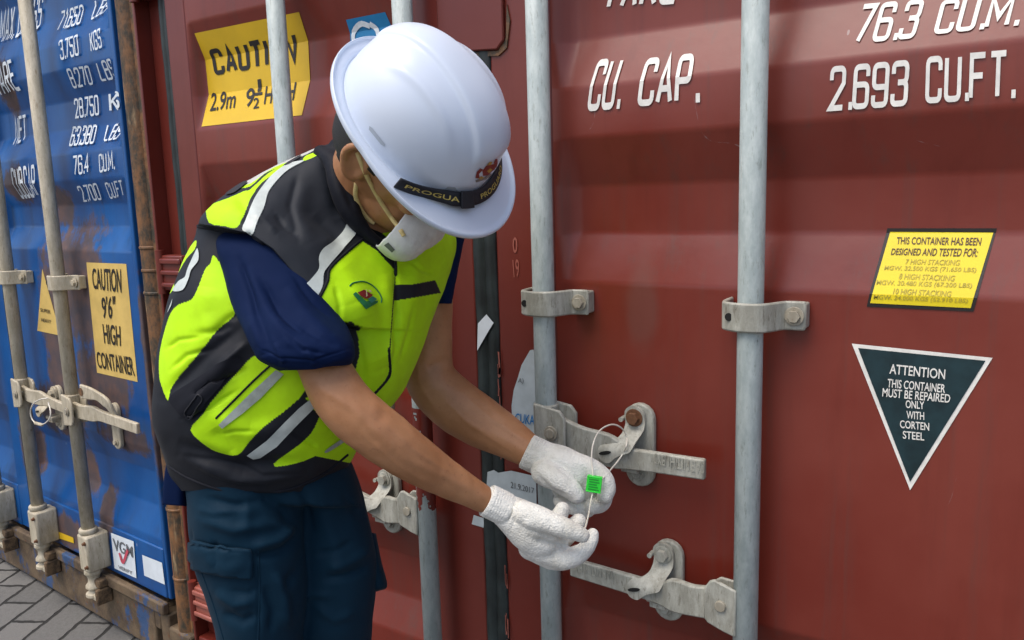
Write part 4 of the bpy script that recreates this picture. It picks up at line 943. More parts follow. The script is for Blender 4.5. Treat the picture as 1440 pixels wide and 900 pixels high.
for pl, cc_ in pat:
    sp = smoothpoly(pl, 3) if cc_ is not BK and cc_ is not YK_LIT else np.array(pl, float)
    x0, y0 = sp.min(0)-1; x1, y1 = sp.max(0)+1
    m_ = (Q[:, 0] > x0) & (Q[:, 0] < x1) & (Q[:, 1] > y0) & (Q[:, 1] < y1); idx = np.where(m_)[0]; idx = idx[inside(Q[idx], sp)]; colr[idx] = cc_
for pl, w_ in [(yoke[:8], 3.4), ([(554, 350), (556, 385)], 2.0), ([(547, 490), (549, 523), (543, 536), (525, 556)], 1.8), ([(509, 336), (474, 366), (462, 379), (460, 396), (443, 429)], 2.5), ([(556, 385), (552, 440), (548, 495)], .7)]:
    d_, _ = seg_dist(Q, pl); colr[d_ < w_] = BK
vest = mk('hi_vis_vest', V, Fc, VEST, PR, smooth=True)
ca = vest.data.color_attributes.new('pattern', 'FLOAT_COLOR', 'POINT'); ca.data.foreach_set('color', np.concatenate([colr, np.ones((len(V), 1))], 1).ravel())
bvh_vest = BVHTree.FromPolygons([Vector(v) for v in V], Fc)
def cast(bvh, x, y, off):
    d = Vector(D(x, y, 1)-CAM).normalized(); h, nn, i, t = bvh.ray_cast(Vector(CAM), d)
    if h is None: return None
    if nn.dot(d) > 0: nn = -nn
    return np.array(h+nn*off)
def decal(name, poly, bvh, mat, off=.0008, parent=None, step=4, smooth_=True, **k):
    """piece of tape or print with this outline laid on the surface"""
    P = smoothpoly(poly, 4) if smooth_ else np.array(poly, float)
    if not smooth_:
        P = np.concatenate([np.linspace(P[i], P[(i+1) % len(P)], max(2, int(np.linalg.norm(P[(i+1) % len(P)]-P[i])/step)+1))[:-1] for i in range(len(P))])
    x0, y0 = P.min(0); x1, y1 = P.max(0); Gd = np.array([(a, c) for a in np.arange(x0, x1, step) for c in np.arange(y0, y1, step)])
    vv = [Vector(p) for p in P.tolist()]
    if len(Gd):
        dd, _ = seg_dist(Gd, P.tolist()+[P[0].tolist()]); Gd = Gd[inside(Gd, P) & (dd > step*.35)]; vv += [Vector(p) for p in Gd.tolist()]
    r = delaunay_2d_cdt(vv, [], [list(range(len(P)))], 1, 1e-6)
    W3 = [cast(bvh, v.x, v.y, off) for v in r[0]]; ok = [w is not None for w in W3]
    Fc = [f for f in r[2] if all(ok[i] for i in f)]
    # drop faces that jump between layers
    Fc = [f for f in Fc if max(np.linalg.norm(W3[f[i]]-W3[f[i-1]]) for i in range(len(f))) < step*.0011*6]
    W3 = [w if w is not None else np.zeros(3) for w in W3]
    par = list(range(len(W3)))      # keep the largest connected piece only
    def fd(a):
        while par[a] != a: par[a] = par[par[a]]; a = par[a]
        return a
    for f in Fc:
        for a in f[1:]: par[fd(a)] = fd(f[0])
    cnt = {}
    for f in Fc: cnt[fd(f[0])] = cnt.get(fd(f[0]), 0)+1
    if cnt: top = max(cnt, key=cnt.get); Fc = [f for f in Fc if fd(f[0]) == top]
    used = sorted({i for f in Fc for i in f}); re_ = {a: i for i, a in enumerate(used)}; W3 = [W3[i] for i in used]; Fc = [[re_[i] for i in f] for f in Fc]
    return mk(name, W3, Fc, mat, parent, smooth=True, **k)
def seam(name, pts, bvh, r, mat, parent, off=0., n=40):
    P = catmull([(*p, 0) for p in pts], n)[:, :2]; W3 = [cast(bvh, x, y, off) for x, y in P]; W3 = [w for w in W3 if w is not None]
    v_, f_ = limb([(*w, r) for w in W3], len(W3), 8, world=True); return mk(name, v_, f_, mat, parent, smooth=True)
def tape(poly, mat=SILV, nm='reflective_tape', off=.0016, **k): return decal(nm, poly, bvh_vest, mat, off, vest, **k)
tape([(341, 322), (349, 327), (356, 329), (362, 312), (372, 290), (378, 270), (394, 250), (408, 238), (428, 227), (412, 229), (400, 234), (384, 246), (370, 262), (358, 280), (350, 300)])
tape([(426, 407), (441, 422), (453, 404), (455, 385), (462, 374), (480, 353), (495, 336), (502, 324), (497, 314), (491, 308), (482, 326), (468, 340), (454, 350), (448, 362), (448, 378), (438, 392)])
tape([(244, 409), (258, 408), (266, 393), (270, 380), (280, 366), (279, 350), (274, 358), (265, 378), (261, 390), (252, 396)])
tape([(236, 441), (244, 420), (242, 430)], smooth_=False)
tape([(347, 640), (356, 645), (366, 643), (389, 628), (412, 603), (430, 585), (446, 569), (440, 558), (420, 574), (402, 592), (375, 619), (358, 632)], smooth_=False)
tape([(308, 597), (313, 602), (340, 582), (366, 560), (399, 526), (388, 520), (352, 553), (330, 575)], GREYT, 'pocket_tape', .0018, smooth_=False)
tape([(457, 633), (461, 635), (489, 617), (490, 611), (478, 618)], GREYT)
tape([(484, 472), (495, 490), (491, 496), (486, 488)], GREYT)
seam('pocket_zip', [(304, 588), (320, 572), (336, 556), (358, 534), (380, 514)], bvh_vest, .0016, BLKC, vest)
seam('front_zip', [(554, 352), (556, 372), (556, 386)], bvh_vest, .0028, BLKC, vest)
seam('armhole_binding', yoke[:8], bvh_vest, .0030, BLKC, vest, 0, 80)
seam('piping', [(509, 337), (486, 356), (464, 378), (460, 397), (444, 429)], bvh_vest, .0022, BLKC, vest)
seam('piping', [(547, 492), (549, 523), (543, 536), (525, 556)], bvh_vest, .0018, BLKC, vest)
seam('hem_binding', [(236, 655), (262, 671), (300, 686), (340, 693), (400, 690), (452, 668), (488, 640)], bvh_vest, .0026, BLKC, vest, 0, 60)
# pocket strip and buckle on the black side band
decal('pocket_flap', [(243, 560), (262, 545), (300, 520), (330, 500), (342, 512), (318, 535), (290, 566), (270, 590), (252, 576)], bvh_vest, BLKC, .006, vest)
seam('strap_buckle', [(268, 585), (285, 562), (281, 556), (264, 577), (268, 586)], bvh_vest, .0010, STRAPM, vest, .007)
# back print slivers near the top edge, front badge
decal('back_print', [(318, 274), (334, 262), (352, 252), (349, 257), (330, 272)], bvh_vest, STRAPM, .0022, vest)
decal('back_print', [(400, 233), (414, 224), (424, 219), (420, 224), (406, 232)], bvh_vest, STRAPM, .0022, vest)
GRN = plain('badge_green', (.01, .16, .05), .6, bstr=0); RDB = plain('badge_red', (.22, .012, .012), .6, bstr=0); GRN2 = plain('badge_teal', (.02, .18, .13), .6, bstr=0); CRM = plain('badge_cream', (.7, .6, .35), .6, bstr=0)
bd = decal('badge', [(496, 414), (500, 411), (514, 424), (531, 423), (530, 426), (514, 435)], bvh_vest, GRN, .0012, vest, 2, False)
decal('badge_book', [(502, 412), (511, 408), (523, 415), (521, 418), (514, 421), (507, 417)], bvh_vest, RDB, .0018, bd if bd.parent is None else vest, 2, False)
decal('badge_pages', [(513, 408), (514, 408), (515, 417), (513, 418)], bvh_vest, CRM, .0024, vest, 2, False)
decal('badge_pages', [(516, 421), (523, 417), (529, 421), (521, 427)], bvh_vest, GRN2, .0017, vest, 2, False)
decal('badge_pages', [(516, 409), (520, 409), (521, 412), (518, 411)], bvh_vest, CRM, .0024, vest, 2, False)
seam('badge_arc', [(492, 402), (497, 398), (510, 396), (521, 400), (530, 408), (536, 418), (536, 425)], bvh_vest, .0011, GRN, vest, .0004)
# collar
v_, f_ = fuse([limb([(452, 216, 1.25, 12), (470, 232, 1.225, 15), (480, 265, 1.21, 16), (494, 300, 1.21, 15), (518, 332, 1.22, 11), (550, 354, 1.235, 7)], 40, 20), limb([(478, 208, 1.25, 16), (484, 235, 1.24, 14), (493, 275, 1.235, 13), (512, 312, 1.24, 11), (545, 345, 1.25, 8)], 40, 20)], .004, 4)
N = normals(v_, f_); v_ = folds(v_, N, [([(470, 225), (484, 262), (500, 300)], -.005, 5), ([(488, 225), (498, 260), (512, 300)], -.004, 4)], .002, 22)
mk('collar', v_, f_, BLKC, PR, smooth=True)
# ---- polo sleeves
rs = [(316, 312, 1.225, 420, 308, 1.20, .036), (309, 340, 1.185, 430, 345, 1.17, .054), (319, 380, 1.168, 458, 400, 1.15, .062), (332, 425, 1.15, 478, 444, 1.13, .068), (350, 467, 1.115, 492, 474, 1.098, .069), (361, 492, 1.098, 497, 492, 1.088, .065), (370, 507, 1.096, 496, 505, 1.086, .061), (398, 521, 1.098, 490, 513, 1.088, .050)]
V, Fc = loft(rs, 220, 300, 2.1)
Fc = [f for f in Fc if len(f) == 4]
N = normals(V, Fc)
V = folds(V, N, [([(330, 350), (350, 400), (372, 470), (380, 505)], -.004, 7), ([(345, 370), (372, 430), (400, 480)], .004, 9), ([(360, 385), (400, 440), (450, 480)], -.004, 7), ([(400, 400), (430, 440), (470, 470)], .0035, 8),
                 ([(380, 440), (410, 480), (450, 498)], .004, 8), ([(400, 470), (425, 492), (460, 498)], -.003, 3.5), ([(335, 365), (352, 410), (362, 450)], -.003, 4), ([(372, 400), (392, 440), (425, 470)], -.003, 3.5), ([(410, 385), (440, 425), (475, 455)], -.003, 4), ([(385, 480), (395, 500), (400, 512)], .003, 4), ([(430, 490), (440, 505), (442, 515)], .0025, 4), ([(350, 440), (365, 480), (372, 500)], .003, 7), ([(420, 450), (450, 475), (480, 488)], -.003, 5), ([(364, 500), (390, 514), (440, 517), (495, 500)], .002, 4), ([(362, 488), (390, 503), (440, 507), (493, 490)], -.0014, 2)], .0014, 22)
o = mk('sleeve', V, Fc, NAVY, PR, smooth=True); m_ = o.modifiers.new('s', 'SOLIDIFY'); m_.thickness = .003; m_.offset = -1
rs = [(585, 318, 1.40, 655, 322, 1.42, .05), (585, 350, 1.40, 648, 350, 1.425, .05), (588, 385, 1.405, 641, 385, 1.43, .048), (594, 410, 1.41, 635, 412, 1.432, .046), (598, 427, 1.415, 631, 427, 1.434, .044)]
V, Fc = loft(rs, 90, 120, 2.1); Fc = [f for f in Fc if len(f) == 4]; N = normals(V, Fc)
V = folds(V, N, [([(640, 340), (630, 380), (618, 415)], -.003, 6), ([(625, 345), (620, 400)], .003, 6)], .0012, 22)
o = mk('sleeve', V, Fc, NAVY, PR, smooth=True); m_ = o.modifiers.new('s', 'SOLIDIFY'); m_.thickness = .003; m_.offset = -1
# ---- trousers
l0_ = loft([(262, 590, 1.265, 470, 600, 1.32, .09), (252, 640, 1.255, 484, 636, 1.32, .108), (258, 680, 1.25, 500, 676, 1.33, .112), (265, 712, 1.25, 510, 712, 1.33, .105)], 60, 60)
l1_ = loft([(250, 630, 1.26, 420, 640, 1.30, .105), (253, 660, 1.25, 424, 670, 1.29, .108), (261, 700, 1.245, 428, 710, 1.285, .106), (264, 745, 1.245, 428, 752, 1.28, .102), (276, 800, 1.25, 432, 805, 1.28, .098), (292, 850, 1.255, 430, 852, 1.285, .094), (305, 905, 1.265, 424, 905, 1.295, .090), (303, 1000, 1.305, 420, 1000, 1.33, .078), (306, 1120, 1.40, 415, 1120, 1.425, .070), (316, 1275, 1.55, 408, 1275, 1.565, .060)], 160, 60)
l2_ = loft([(385, 640, 1.33, 486, 635, 1.37, .105), (390, 680, 1.335, 505, 680, 1.37, .106), (396, 720, 1.34, 518, 725, 1.375, .102), (400, 770, 1.345, 530, 775, 1.38, .098), (400, 820, 1.345, 529, 825, 1.385, .094), (398, 870, 1.35, 524, 870, 1.39, .090), (398, 905, 1.36, 522, 905, 1.395, .088), (400, 1000, 1.40, 512, 1000, 1.43, .078), (402, 1120, 1.50, 500, 1120, 1.52, .070), (408, 1250, 1.63, 492, 1250, 1.645, .058)], 160, 60)
V, Fc = fuse([l0_, l1_, l2_], .0042, 4); N = normals(V, Fc)
tf = [([(285, 700), (330, 712), (370, 705)], -.004, 7), ([(280, 730), (330, 745), (390, 735)], .004, 9), ([(350, 770), (390, 760), (420, 735)], .006, 9), ([(355, 785), (395, 775), (425, 750)], -.005, 7), ([(360, 690), (400, 720), (425, 760)], -.004, 9),
      ([(350, 700), (345, 750)], .003, 10), ([(300, 830), (330, 850), (360, 845)], .004, 9), ([(310, 860), (340, 875), (362, 865)], -.004, 7), ([(385, 800), (400, 840), (405, 890)], .005, 9), ([(370, 820), (385, 860), (380, 895)], -.004, 7),
      ([(400, 830), (420, 800), (428, 770)], -.004, 8), ([(450, 700), (470, 760), (480, 820)], .003, 14), ([(455, 800), (490, 790), (525, 770)], .004, 8), ([(450, 815), (490, 808), (522, 795)], -.004, 6), ([(440, 850), (470, 870), (500, 860)], .003, 8), ([(300, 760), (310, 800)], -.003, 6),
      ([(290, 780), (320, 800), (345, 790)], .002, 8), ([(268, 745), (268, 765), (352, 776)], -.002, 3), ([(363, 800), (364, 850), (363, 900)], -.002, 2.5)]
tf = [(a, b_*1.5, w_*.85) for a, b_, w_ in tf]+[([(400, 660), (430, 700), (440, 760)], -.005, 6), ([(275, 715), (300, 722), (345, 716)], .003, 4), ([(375, 730), (400, 745), (425, 745)], .004, 5), ([(480, 690), (500, 720), (520, 735)], -.003, 5), ([(440, 780), (470, 775), (500, 760)], -.004, 5), ([(320, 830), (350, 836), (362, 826)], -.003, 4), ([(415, 850), (440, 835), (470, 838)], .004, 5)]
V = folds(V, N, tf, .0024, 14)
tr = mk('trousers', V, Fc, TROU, PR, smooth=True)
bvh_tr = BVHTree.FromPolygons([Vector(v) for v in V], Fc)
def thick(o, t): m_ = o.modifiers.new('s', 'SOLIDIFY'); m_.thickness = t; m_.offset = 0; return o
thick(decal('pocket_flap', [(270, 757), (290, 762), (320, 767), (352, 771), (355, 775), (355, 810), (352, 813), (320, 808), (290, 803), (272, 798), (270, 790)], bvh_tr, TROU, .005, tr, 4, False), .004)
seam('pocket_seam', [(363, 776), (365, 830), (363, 900)], bvh_tr, .0016, TROU, tr)
seam('pocket_seam', [(282, 800), (300, 850), (314, 898)], bvh_tr, .0012, TROU, tr)
v_, f_ = loft([(240, 640, 1.235, 268, 645, 1.235, .02), (237, 675, 1.24, 265, 680, 1.235, .02), (234, 710, 1.245, 263, 712, 1.24, .018)], 30, 30, 5); mk('shirt_tail', v_, f_, NAVY, PR, smooth=True)
v_, f_ = loft([(505, 745, 1.38, 528, 750, 1.38, .03), (512, 785, 1.385, 536, 790, 1.385, .034), (515, 825, 1.385, 543, 824, 1.385, .032), (515, 832, 1.385, 529, 832, 1.385, .02)], 30, 30, 3); mk('side_pocket', v_, f_, TROU, tr, smooth=True)
SHOE = plain('black_boot_leather', (.012, .011, .010), .45, bstr=.2)
for c_, dirx in ((D(361, 1290, 1.57), 1), (D(449, 1262, 1.65), 1)):
    c_ = np.array([c_[0], c_[1], 0]); fw = np.array([.86, -.2, 0])/.883; sdv = np.array([.2, .86, 0])/.883; up = np.array([0, 0, 1.])
    V, Fc = fuse([ellipsoid(c_+fw*.07+up*.045, (fw*.15, sdv*.050, up*.045)), limb([(*(c_+up*.05), .052), (*(c_+up*.13), .048)], 8, 20, world=True), ellipsoid(c_+fw*.14+up*.040, (fw*.08, sdv*.050, up*.038))], .005, 4)
    V[:, 2] = np.maximum(V[:, 2], .004); o = mk('boot', V, Fc, SHOE, PR, smooth=True)
# ---- gloves
gN = [limb([(690, 706, 1.20, 21.5), (705, 714, 1.203, 22.5), (722, 725, 1.207, 27), (745, 742, 1.21, 33), (766, 756, 1.215, 31), (776, 762, 1.22, 24)], 30, 28, flat=.88),
      limb([(735, 720, 1.19, 17), (762, 730, 1.183, 16.5), (788, 740, 1.178, 15), (808, 748, 1.178, 12.8), (819, 753, 1.18, 10.5)], 30, 20),
      limb([(746, 762, 1.215, 20), (772, 779, 1.214, 16.5), (798, 785, 1.214, 15), (819, 776, 1.218, 12.0), (830, 762, 1.224, 10.2), (833, 752, 1.228, 8.8)], 34, 20),
      limb([(765, 755, 1.235, 17), (778, 742, 1.245, 14), (785, 728, 1.25, 12.5), (791, 716, 1.25, 10.5)], 26, 18),
      limb([(785, 765, 1.24, 15), (798, 752, 1.25, 13.5), (807, 741, 1.255, 12.5), (814, 733, 1.255, 11)], 26, 18),
      limb([(745, 770, 1.235, 17), (772, 786, 1.24, 14), (795, 789, 1.245, 12.5), (810, 780, 1.25, 11)], 26, 18)]
gF = [limb([(746, 637, 1.40, 23.5), (762, 645, 1.397, 26), (782, 656, 1.39, 31), (804, 668, 1.388, 32), (818, 676, 1.39, 26)], 30, 28, flat=.88),
      limb([(800, 652, 1.385, 20), (828, 660, 1.378, 17), (846, 672, 1.37, 15), (853, 687, 1.365, 13), (851, 698, 1.36, 11)], 30, 20),
      limb([(765, 664, 1.365, 19), (784, 674, 1.352, 17.5), (800, 686, 1.345, 15), (811, 697, 1.343, 12)], 28, 20),
      limb([(822, 676, 1.40, 17), (845, 690, 1.40, 14.5), (846, 706, 1.39, 13), (832, 712, 1.38, 11.5)], 28, 20),
      limb([(805, 688, 1.40, 17), (828, 704, 1.405, 14), (824, 716, 1.395, 12.5), (809, 714, 1.385, 11)], 28, 20),
      limb([(790, 686, 1.395, 15), (806, 704, 1.40, 12), (798, 712, 1.39, 11), (788, 704, 1.38, 10)], 28, 20)]
for g_, fl, lab in ((gN, [([(700, 695), (706, 712), (694, 730)], -.0015, 1.6), ([(706, 697), (713, 715), (702, 736)], -.0015, 1.6), ([(713, 700), (720, 718), (710, 742)], -.0015, 1.6), ([(720, 703), (727, 722), (718, 748)], -.0012, 1.6), ([(745, 756), (775, 766), (808, 769)], -.007, 4.5), ([(735, 730), (752, 748), (760, 765)], .003, 7), ([(770, 730), (777, 745)], -.0015, 3), ([(792, 740), (796, 756)], -.0012, 2.5), ([(776, 770), (782, 788)], -.0015, 3)], 'near hand glove'),
                    (gF, [([(752, 622), (748, 640), (744, 655)], -.0015, 1.6), ([(760, 622), (756, 645), (750, 662)], -.0015, 1.6), ([(755, 668), (775, 690), (800, 700)], -.004, 4), ([(782, 650), (800, 668), (812, 680)], -.003, 5), ([(770, 640), (800, 650), (830, 656)], .002, 6), ([(840, 660), (838, 676)], -.0015, 3)], 'far')):
    V, Fc = fuse(g_, .0019, 4); N = normals(V, Fc); V = folds(V, N, fl, .0009, 40)
    g = mk('glove', V, Fc, GLOVE, PR, smooth=True)
    if g_ is gN: rimc = [(690, 706, 1.20, 22.5)]; a_, b2_ = D(688, 705, 1.20), D(698, 710, 1.202); rr_ = .0226
    else: a_, b2_ = D(744, 636, 1.40), D(754, 641, 1.398); rr_ = .0288
    ax = (b2_-a_)/np.linalg.norm(b2_-a_); u_ = np.cross(ax, [0, 0, 1]); u_ /= np.linalg.norm(u_); w_ = np.cross(ax, u_)
    prof = [(-.004, .97), (-.003, 1.03)]+[(t, 1.035+.012*math.sin(t*1500)-.25*max(0, t-.018)) for t in np.arange(-.001, .030, .001)]+[(.033, .95)]
    V = [a_+ax*t+rr_*q*(1+.018*math.sin(th*14)+.02*math.sin(th*3+t*60))*(math.cos(th)*u_+math.sin(th)*w_) for t, q in prof for th in np.arange(64)*2*math.pi/64]
    o = mk('cuff', V, grid_faces(len(prof), 64, caps=False), GLOVE, g, smooth=True); thick(o, .003)
# ---- mask with its elastics
cM = HL(.086, -.003, -.143); th = np.linspace(0, np.pi/2, 30); ph = np.arange(72)*2*np.pi/72; V = []
for t in th:
    r_ = math.cos(t)**.55; z_ = math.sin(t)
    for p in ph:
        y_ = .061*r_*math.cos(p); x_ = .062*r_*math.sin(p)*(1.0 if math.sin(p) < 0 else .85)
        nose = .012*math.exp(-(y_/.014)**2)*max(0, math.sin(p))*r_
        V.append(cM+HLf*y_+HUp*x_+HFw*(.052*z_+nose+.006*math.cos(2*p)*r_))
Fc = grid_faces(30, 72, caps=False)+[list(range(29*72, 30*72))]
V = np.array(V); V += HFw*((vnoise(V*60)-.5)*.004+(vnoise(V*170)-.5)*.0022)[:, None]
msk = mk('face_mask', V, Fc, MASKM, PR, smooth=True); thick(msk, .002)
bvh_m = BVHTree.FromPolygons([Vector(v) for v in V], Fc)
decal('mask_print', [(541, 344), (547, 340), (556, 350), (552, 354)], bvh_m, INKG, .002, msk, 2, False)
seam('mask_seam', [(528, 316), (538, 336), (556, 350), (580, 355), (606, 350)], bvh_m, .0009, MASKM, msk)
# helmet
def flange(p): return .021+.042*max(0, math.cos(p))**1.25
def zfl(p): return -.005-.012*max(0, math.cos(p))**2
def hel_pt(p, s, inner=0.):
    """s 0..1 dome from base to top"""
    a_ = s*math.pi/2; r = (1-math.sin(a_)**2.35)**(1/2.35) if s < 1 else 0
    x, y, z = (HA-inner)*r*math.cos(p), (HB-inner)*r*math.sin(p), (HH-inner)*math.sin(a_)+.002
    if not inner:
        ridge = .0068*(1/(1+math.exp((abs(y)-.034-.012*(x/.14))/.0016)))*(1/(1+math.exp(-(z-.048-.018*(x > 0)*(x/.14))/.004)))
        side = .003*math.exp(-((abs(y)-.070)/.006)**2)*(1/(1+math.exp(-(z-.055)/.004)))*(1/(1+math.exp((abs(x)-.06)/.01)))
        l = math.sqrt(x*x+y*y+z*z); k = 1+(ridge+side)/l; x, y, z = x*k, y*k, z*k
    return HL(x, y, z)
NP = 260; ang = np.arange(NP)*2*np.pi/NP; rowsH = []
for s in np.linspace(.999, 0, 110): rowsH.append([hel_pt(p, s) for p in ang])
def fl_pt(p, f, z): w = flange(p); return HL((HA+w*f)*math.cos(p), (HB+w*f)*math.sin(p), z)
for f, dz in ((.005, -.002), (.02, -.0055), (.08, -.007), (.16, -.0055), (.2, -.0045), (.5, -.0045), (.8, -.0045), (.86, -.004), (.90, -.0018), (.95, -.0005), (.99, -.001), (1.01, -.004), (1.0, -.008), (.96, -.0095), (.7, -.0085), (.3, -.0085), (.02, -.0085)):
    rowsH.append([fl_pt(p, f, .002+dz+(zfl(p)+.005)*f**1.4) for p in ang])
for s in np.linspace(0, .999, 30): rowsH.append([hel_pt(p, s, .004) for p in ang])
V = np.concatenate([np.array(r) for r in rowsH]); Fc = grid_faces(len(rowsH), NP)
hat = mk('hard_hat', V, Fc, HELM, PR, smooth=True)
bvh_h = BVHTree.FromPolygons([Vector(v) for v in V], Fc)
# chin-strap band round the base, with print
def band(t):   # t 0..1 from the right side over the front to the left
    p = math.radians(-66+t*150); off = .003+.020*max(0, 1-t/.22)**1.3
    return p, off
def band_pt(t, v, lift=0):
    p, off = band(t); fr = max(0., min(1., (t-.12)/.12)); z = (-.003+v*.016)*(1-fr)+(.003+v*.0105)*fr
    a_ = math.asin(min(1, max(0, z/HH))); r = (1-math.sin(a_)**2.35)**(1/2.35); o2 = off+(1-v)*(.004+.013*fr)+lift
    return HL((HA*r+o2)*math.cos(p), (HB*r+o2)*math.sin(p), z+lift)
ts = np.linspace(0, 1, 120); vs_ = np.linspace(0, 1, 5)
V = np.array([band_pt(t, v) for t in ts for v in vs_]); Fc = grid_faces(120, 5, wrap=False, caps=False)
bandn = mk('strap_band', V, Fc, STRAPM, hat, smooth=True); thick(bandn, .0024)
def bandtext(tx, t0, t1, mat=GOLD):
    Vt, Ft = font_text(tx, .01); Vt = np.array(Vt); Vt = (Vt-Vt.min(0))/(Vt.max(0)-Vt.min(0))
    mk('strap_print', [band_pt(t0+u*(t1-t0), .32+w*.36, .0022) for u, w in Vt], Ft, mat, bandn)
bandtext('PROGUA', .03, .27); bandtext('PROGUARD', .40, .66); bandtext('rd', .295, .335)
bandtext('PROGUARD', .74, .97)
mb = MB(); V, Fc = [], []
for t in (.275, .345):
    pass
V = np.array([band_pt(t, v, l) for t in np.linspace(.277, .345, 8) for v in (-.08, .5, 1.08) for l in (.0015, .004)])
bk = [];  
for i in range(7):
    a_ = i*6
    bk += [(a_+1, a_+3, a_+9, a_+7), (a_+3, a_+5, a_+11, a_+9), (a_, a_+6, a_+8, a_+2), (a_+2, a_+8, a_+10, a_+4), (a_, a_+1, a_+7, a_+6), (a_+4, a_+10, a_+11, a_+5)]
bk += [(0, 2, 3, 1), (2, 4, 5, 3), (42, 43, 45, 44), (44, 45, 47, 46)]
mk('strap_buckle', V, bk, STRAPM, hat, bevel=.0008)
def hpoly(name, P, mat, off=.0006): return decal(name, P, bvh_h, mat, off, hat, 2, False)
hpoly('vent_slot', [(520, 177), (524, 180), (542, 203), (541, 206), (536, 203), (519, 182)], HGREY)
hpoly('accessory_slot', [(597, 268), (622, 268), (630, 262), (640, 263), (648, 275), (600, 278)], HGREY)
EMB = plain('emblem_maroon', (.24, .03, .02), .5, bstr=0); EMG = plain('emblem_grey', (.20, .17, .15), .5, bstr=0); EMY = plain('emblem_gold', (.5, .3, .05), .5, bstr=0)
em = hpoly('emblem', [(678, 240), (683, 233), (691, 231), (697, 230), (699, 236), (692, 240), (686, 246), (679, 247)], EMB)
for P, mt in [([(668, 250), (670, 241), (675, 236), (679, 238), (673, 244), (674, 250)], EMB), ([(694, 228), (696, 223), (699, 223), (699, 230), (697, 236), (695, 233)], EMB), ([(684, 232), (688, 227), (692, 227), (690, 231)], EMY), ([(668, 253), (680, 249), (694, 240), (696, 243), (682, 252), (669, 256)], EMG), ([(672, 251), (676, 247), (680, 249), (676, 252)], EMY), ([(684, 240), (689, 236), (692, 238), (687, 243)], EMY)]:
    hpoly('emblem', P, mt, .001)
# elastics
def elastic(pts, w):
    W3 = []
    for x, y in catmull([(*p, 0) for p in pts], 40)[:, :2]:
        c_ = [cast(bb, x, y, .0022) for bb in (bvh_body, bvh_m)]; c_ = [q for q in c_ if q is not None]
        W3.append(min(c_, key=lambda q: (q-CAM)@RF) if c_ else None)
    last = next(q for q in W3 if q is not None); dep = []
    for q in W3:
        if q is not None: last = q
        dep.append((last-CAM)@RF)
    dep = np.array(dep); k_ = np.ones(9)/9; dep = np.minimum(np.convolve(np.pad(dep, 4, 'edge'), k_, 'valid'), dep+.004)
    P2 = catmull([(*p, 0) for p in pts], 40)[:, :2]; C = np.array([D(x, y, d-.001) for (x, y), d in zip(P2, dep)])
    T = np.gradient(C, axis=0); T /= np.linalg.norm(T, axis=1, keepdims=True); S_ = np.cross(T, RF); S_ /= np.linalg.norm(S_, axis=1, keepdims=True)
    V = np.stack([C-S_*w/2, C+S_*w/2], 1).reshape(-1, 3)
    o = mk('elastic_strap', V, grid_faces(40, 2, wrap=False, caps=False), ELAS, msk, smooth=True); thick(o, .0015)
elastic([(502, 214), (513, 242), (530, 275), (548, 303), (562, 322), (568, 332)], .0062)
elastic([(501, 258), (500, 276), (508, 295), (518, 308), (527, 314)], .0066)

# ------------------------------------------------------------------ cable seal
SL0 = empty('cable_seal', tuple(D(835, 681, 1.340)), 0, label='cable seal with a bright green tag held in the gloved hands', category='seal')
GT, n, b = newmat('bright_green_plastic'); b.inputs['Base Color'].default_value = (.03, .74, .05, 1); b.inputs['Roughness'].default_value = .35; b.inputs['Subsurface Weight'].default_value = .1
WIRE = plain('plastic_coated_wire', (.66, .62, .54), .45, bstr=0)
tx_, ty_, tz_ = CF(.97, -.12, .2), CF(.15, .98, .1), None
tx_ /= np.linalg.norm(tx_); ty_ -= tx_*(ty_@tx_); ty_ /= np.linalg.norm(ty_); tz_ = np.cross(tx_, ty_); tc_ = D(835.5, 680.5, 1.335)
def tbox(x0, x1, y0, y1, z0, z1): return [tc_+tx_*x+ty_*y+tz_*z for x in (x0, x1) for y in (y0, y1) for z in (z0, z1)]
mb = MB(); mb.box(-.0125, .0125, -.0135, .0135, -.0045, .0045)
mb.box(-.0125, .0125, -.0135, -.0115, .0045, .0056).box(-.0125, .0125, .0115, .0135, .0045, .0056)
mb.V = [tuple(tc_+tx_*x+ty_*y+tz_*z) for x, y, z in mb.V]; mb.mk('seal_tag', GT, SL0, bevel=.0009)
mb = MB()
for k in range(5): mb.box(-.009+.0009*(k % 2), .009-.002*(k % 3), -.0095+k*.0042, -.0075+k*.0042, .0044, .0052)
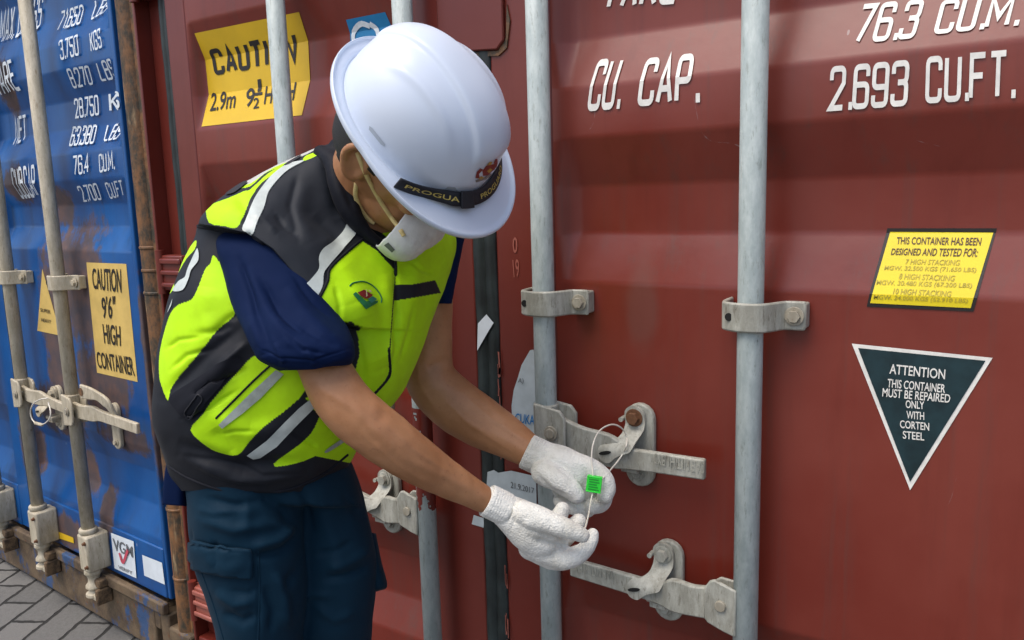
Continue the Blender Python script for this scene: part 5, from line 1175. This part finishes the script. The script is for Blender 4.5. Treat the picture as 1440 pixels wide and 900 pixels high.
mk('tag_ribs', [tc_+tx_*a+ty_*b_+tz_*c for a, b_, c in mb.V], mb.F, plain('dark_green_print', (.01, .28, .03), .4, bstr=0), SL0)
hp = RB.at(881, 626, -.066, True)+np.array([-2.03, 0, 0]); hp2 = RB.at(876, 638, -.060, True)+np.array([-2.03, 0, 0])
wp = [tuple(D(833, 690, 1.338)), tuple(D(834, 668, 1.336)), tuple(D(832, 648, 1.35)), tuple(D(834, 625, 1.37)), tuple(D(843, 606, 1.395)), tuple(D(860, 597, 1.42)), tuple(D(874, 602, 1.44)), tuple(D(881, 614, 1.455)), tuple(hp), tuple(hp2), tuple(D(866, 652, 1.42)), tuple(D(852, 668, 1.36)), tuple(D(843, 678, 1.338))]
v_, f_ = limb([(*p, .0014) for p in wp], 140, 10, world=True); mk('seal_cable', v_, f_, WIRE, SL0, smooth=True)
wp = [tuple(D(834, 690, 1.338)), tuple(D(831, 704, 1.325)), tuple(D(828, 722, 1.28)), tuple(D(823, 742, 1.21)), tuple(D(815, 756, 1.205))]
v_, f_ = limb([(*p, .0014) for p in wp], 50, 10, world=True); mk('seal_cable', v_, f_, WIRE, SL0, smooth=True)

# wire loop seal hanging on the blue container's handle
S2 = empty('cable_seal', tuple(D(66, 560, 2.45)), 0, label='thin pale wire loop seal hanging on the blue container handle', category='seal')
def bw(x, y, off): 
    p = BB.M @ Vector([float(q) for q in BB.at(x, y, off, True)]); return tuple(p)
wp = [bw(66, 560, -.075), bw(56, 562, -.085), bw(47, 568, -.09), bw(43, 578, -.09), bw(45, 589, -.09), bw(52, 596, -.09), bw(62, 596, -.09), bw(70, 588, -.085), bw(71, 578, -.08), bw(68, 566, -.07)]
v_, f_ = limb([(*p, .0022) for p in wp], 90, 8, world=True); mk('seal_cable', v_, f_, WIRE, S2, smooth=True)
v_, f_ = limb([(*bw(50, 595, -.09), .0055), (*bw(59, 597.5, -.09), .0055)], 8, 12, world=True); mk('seal_crimp', v_, f_, HWB, S2, smooth=True)
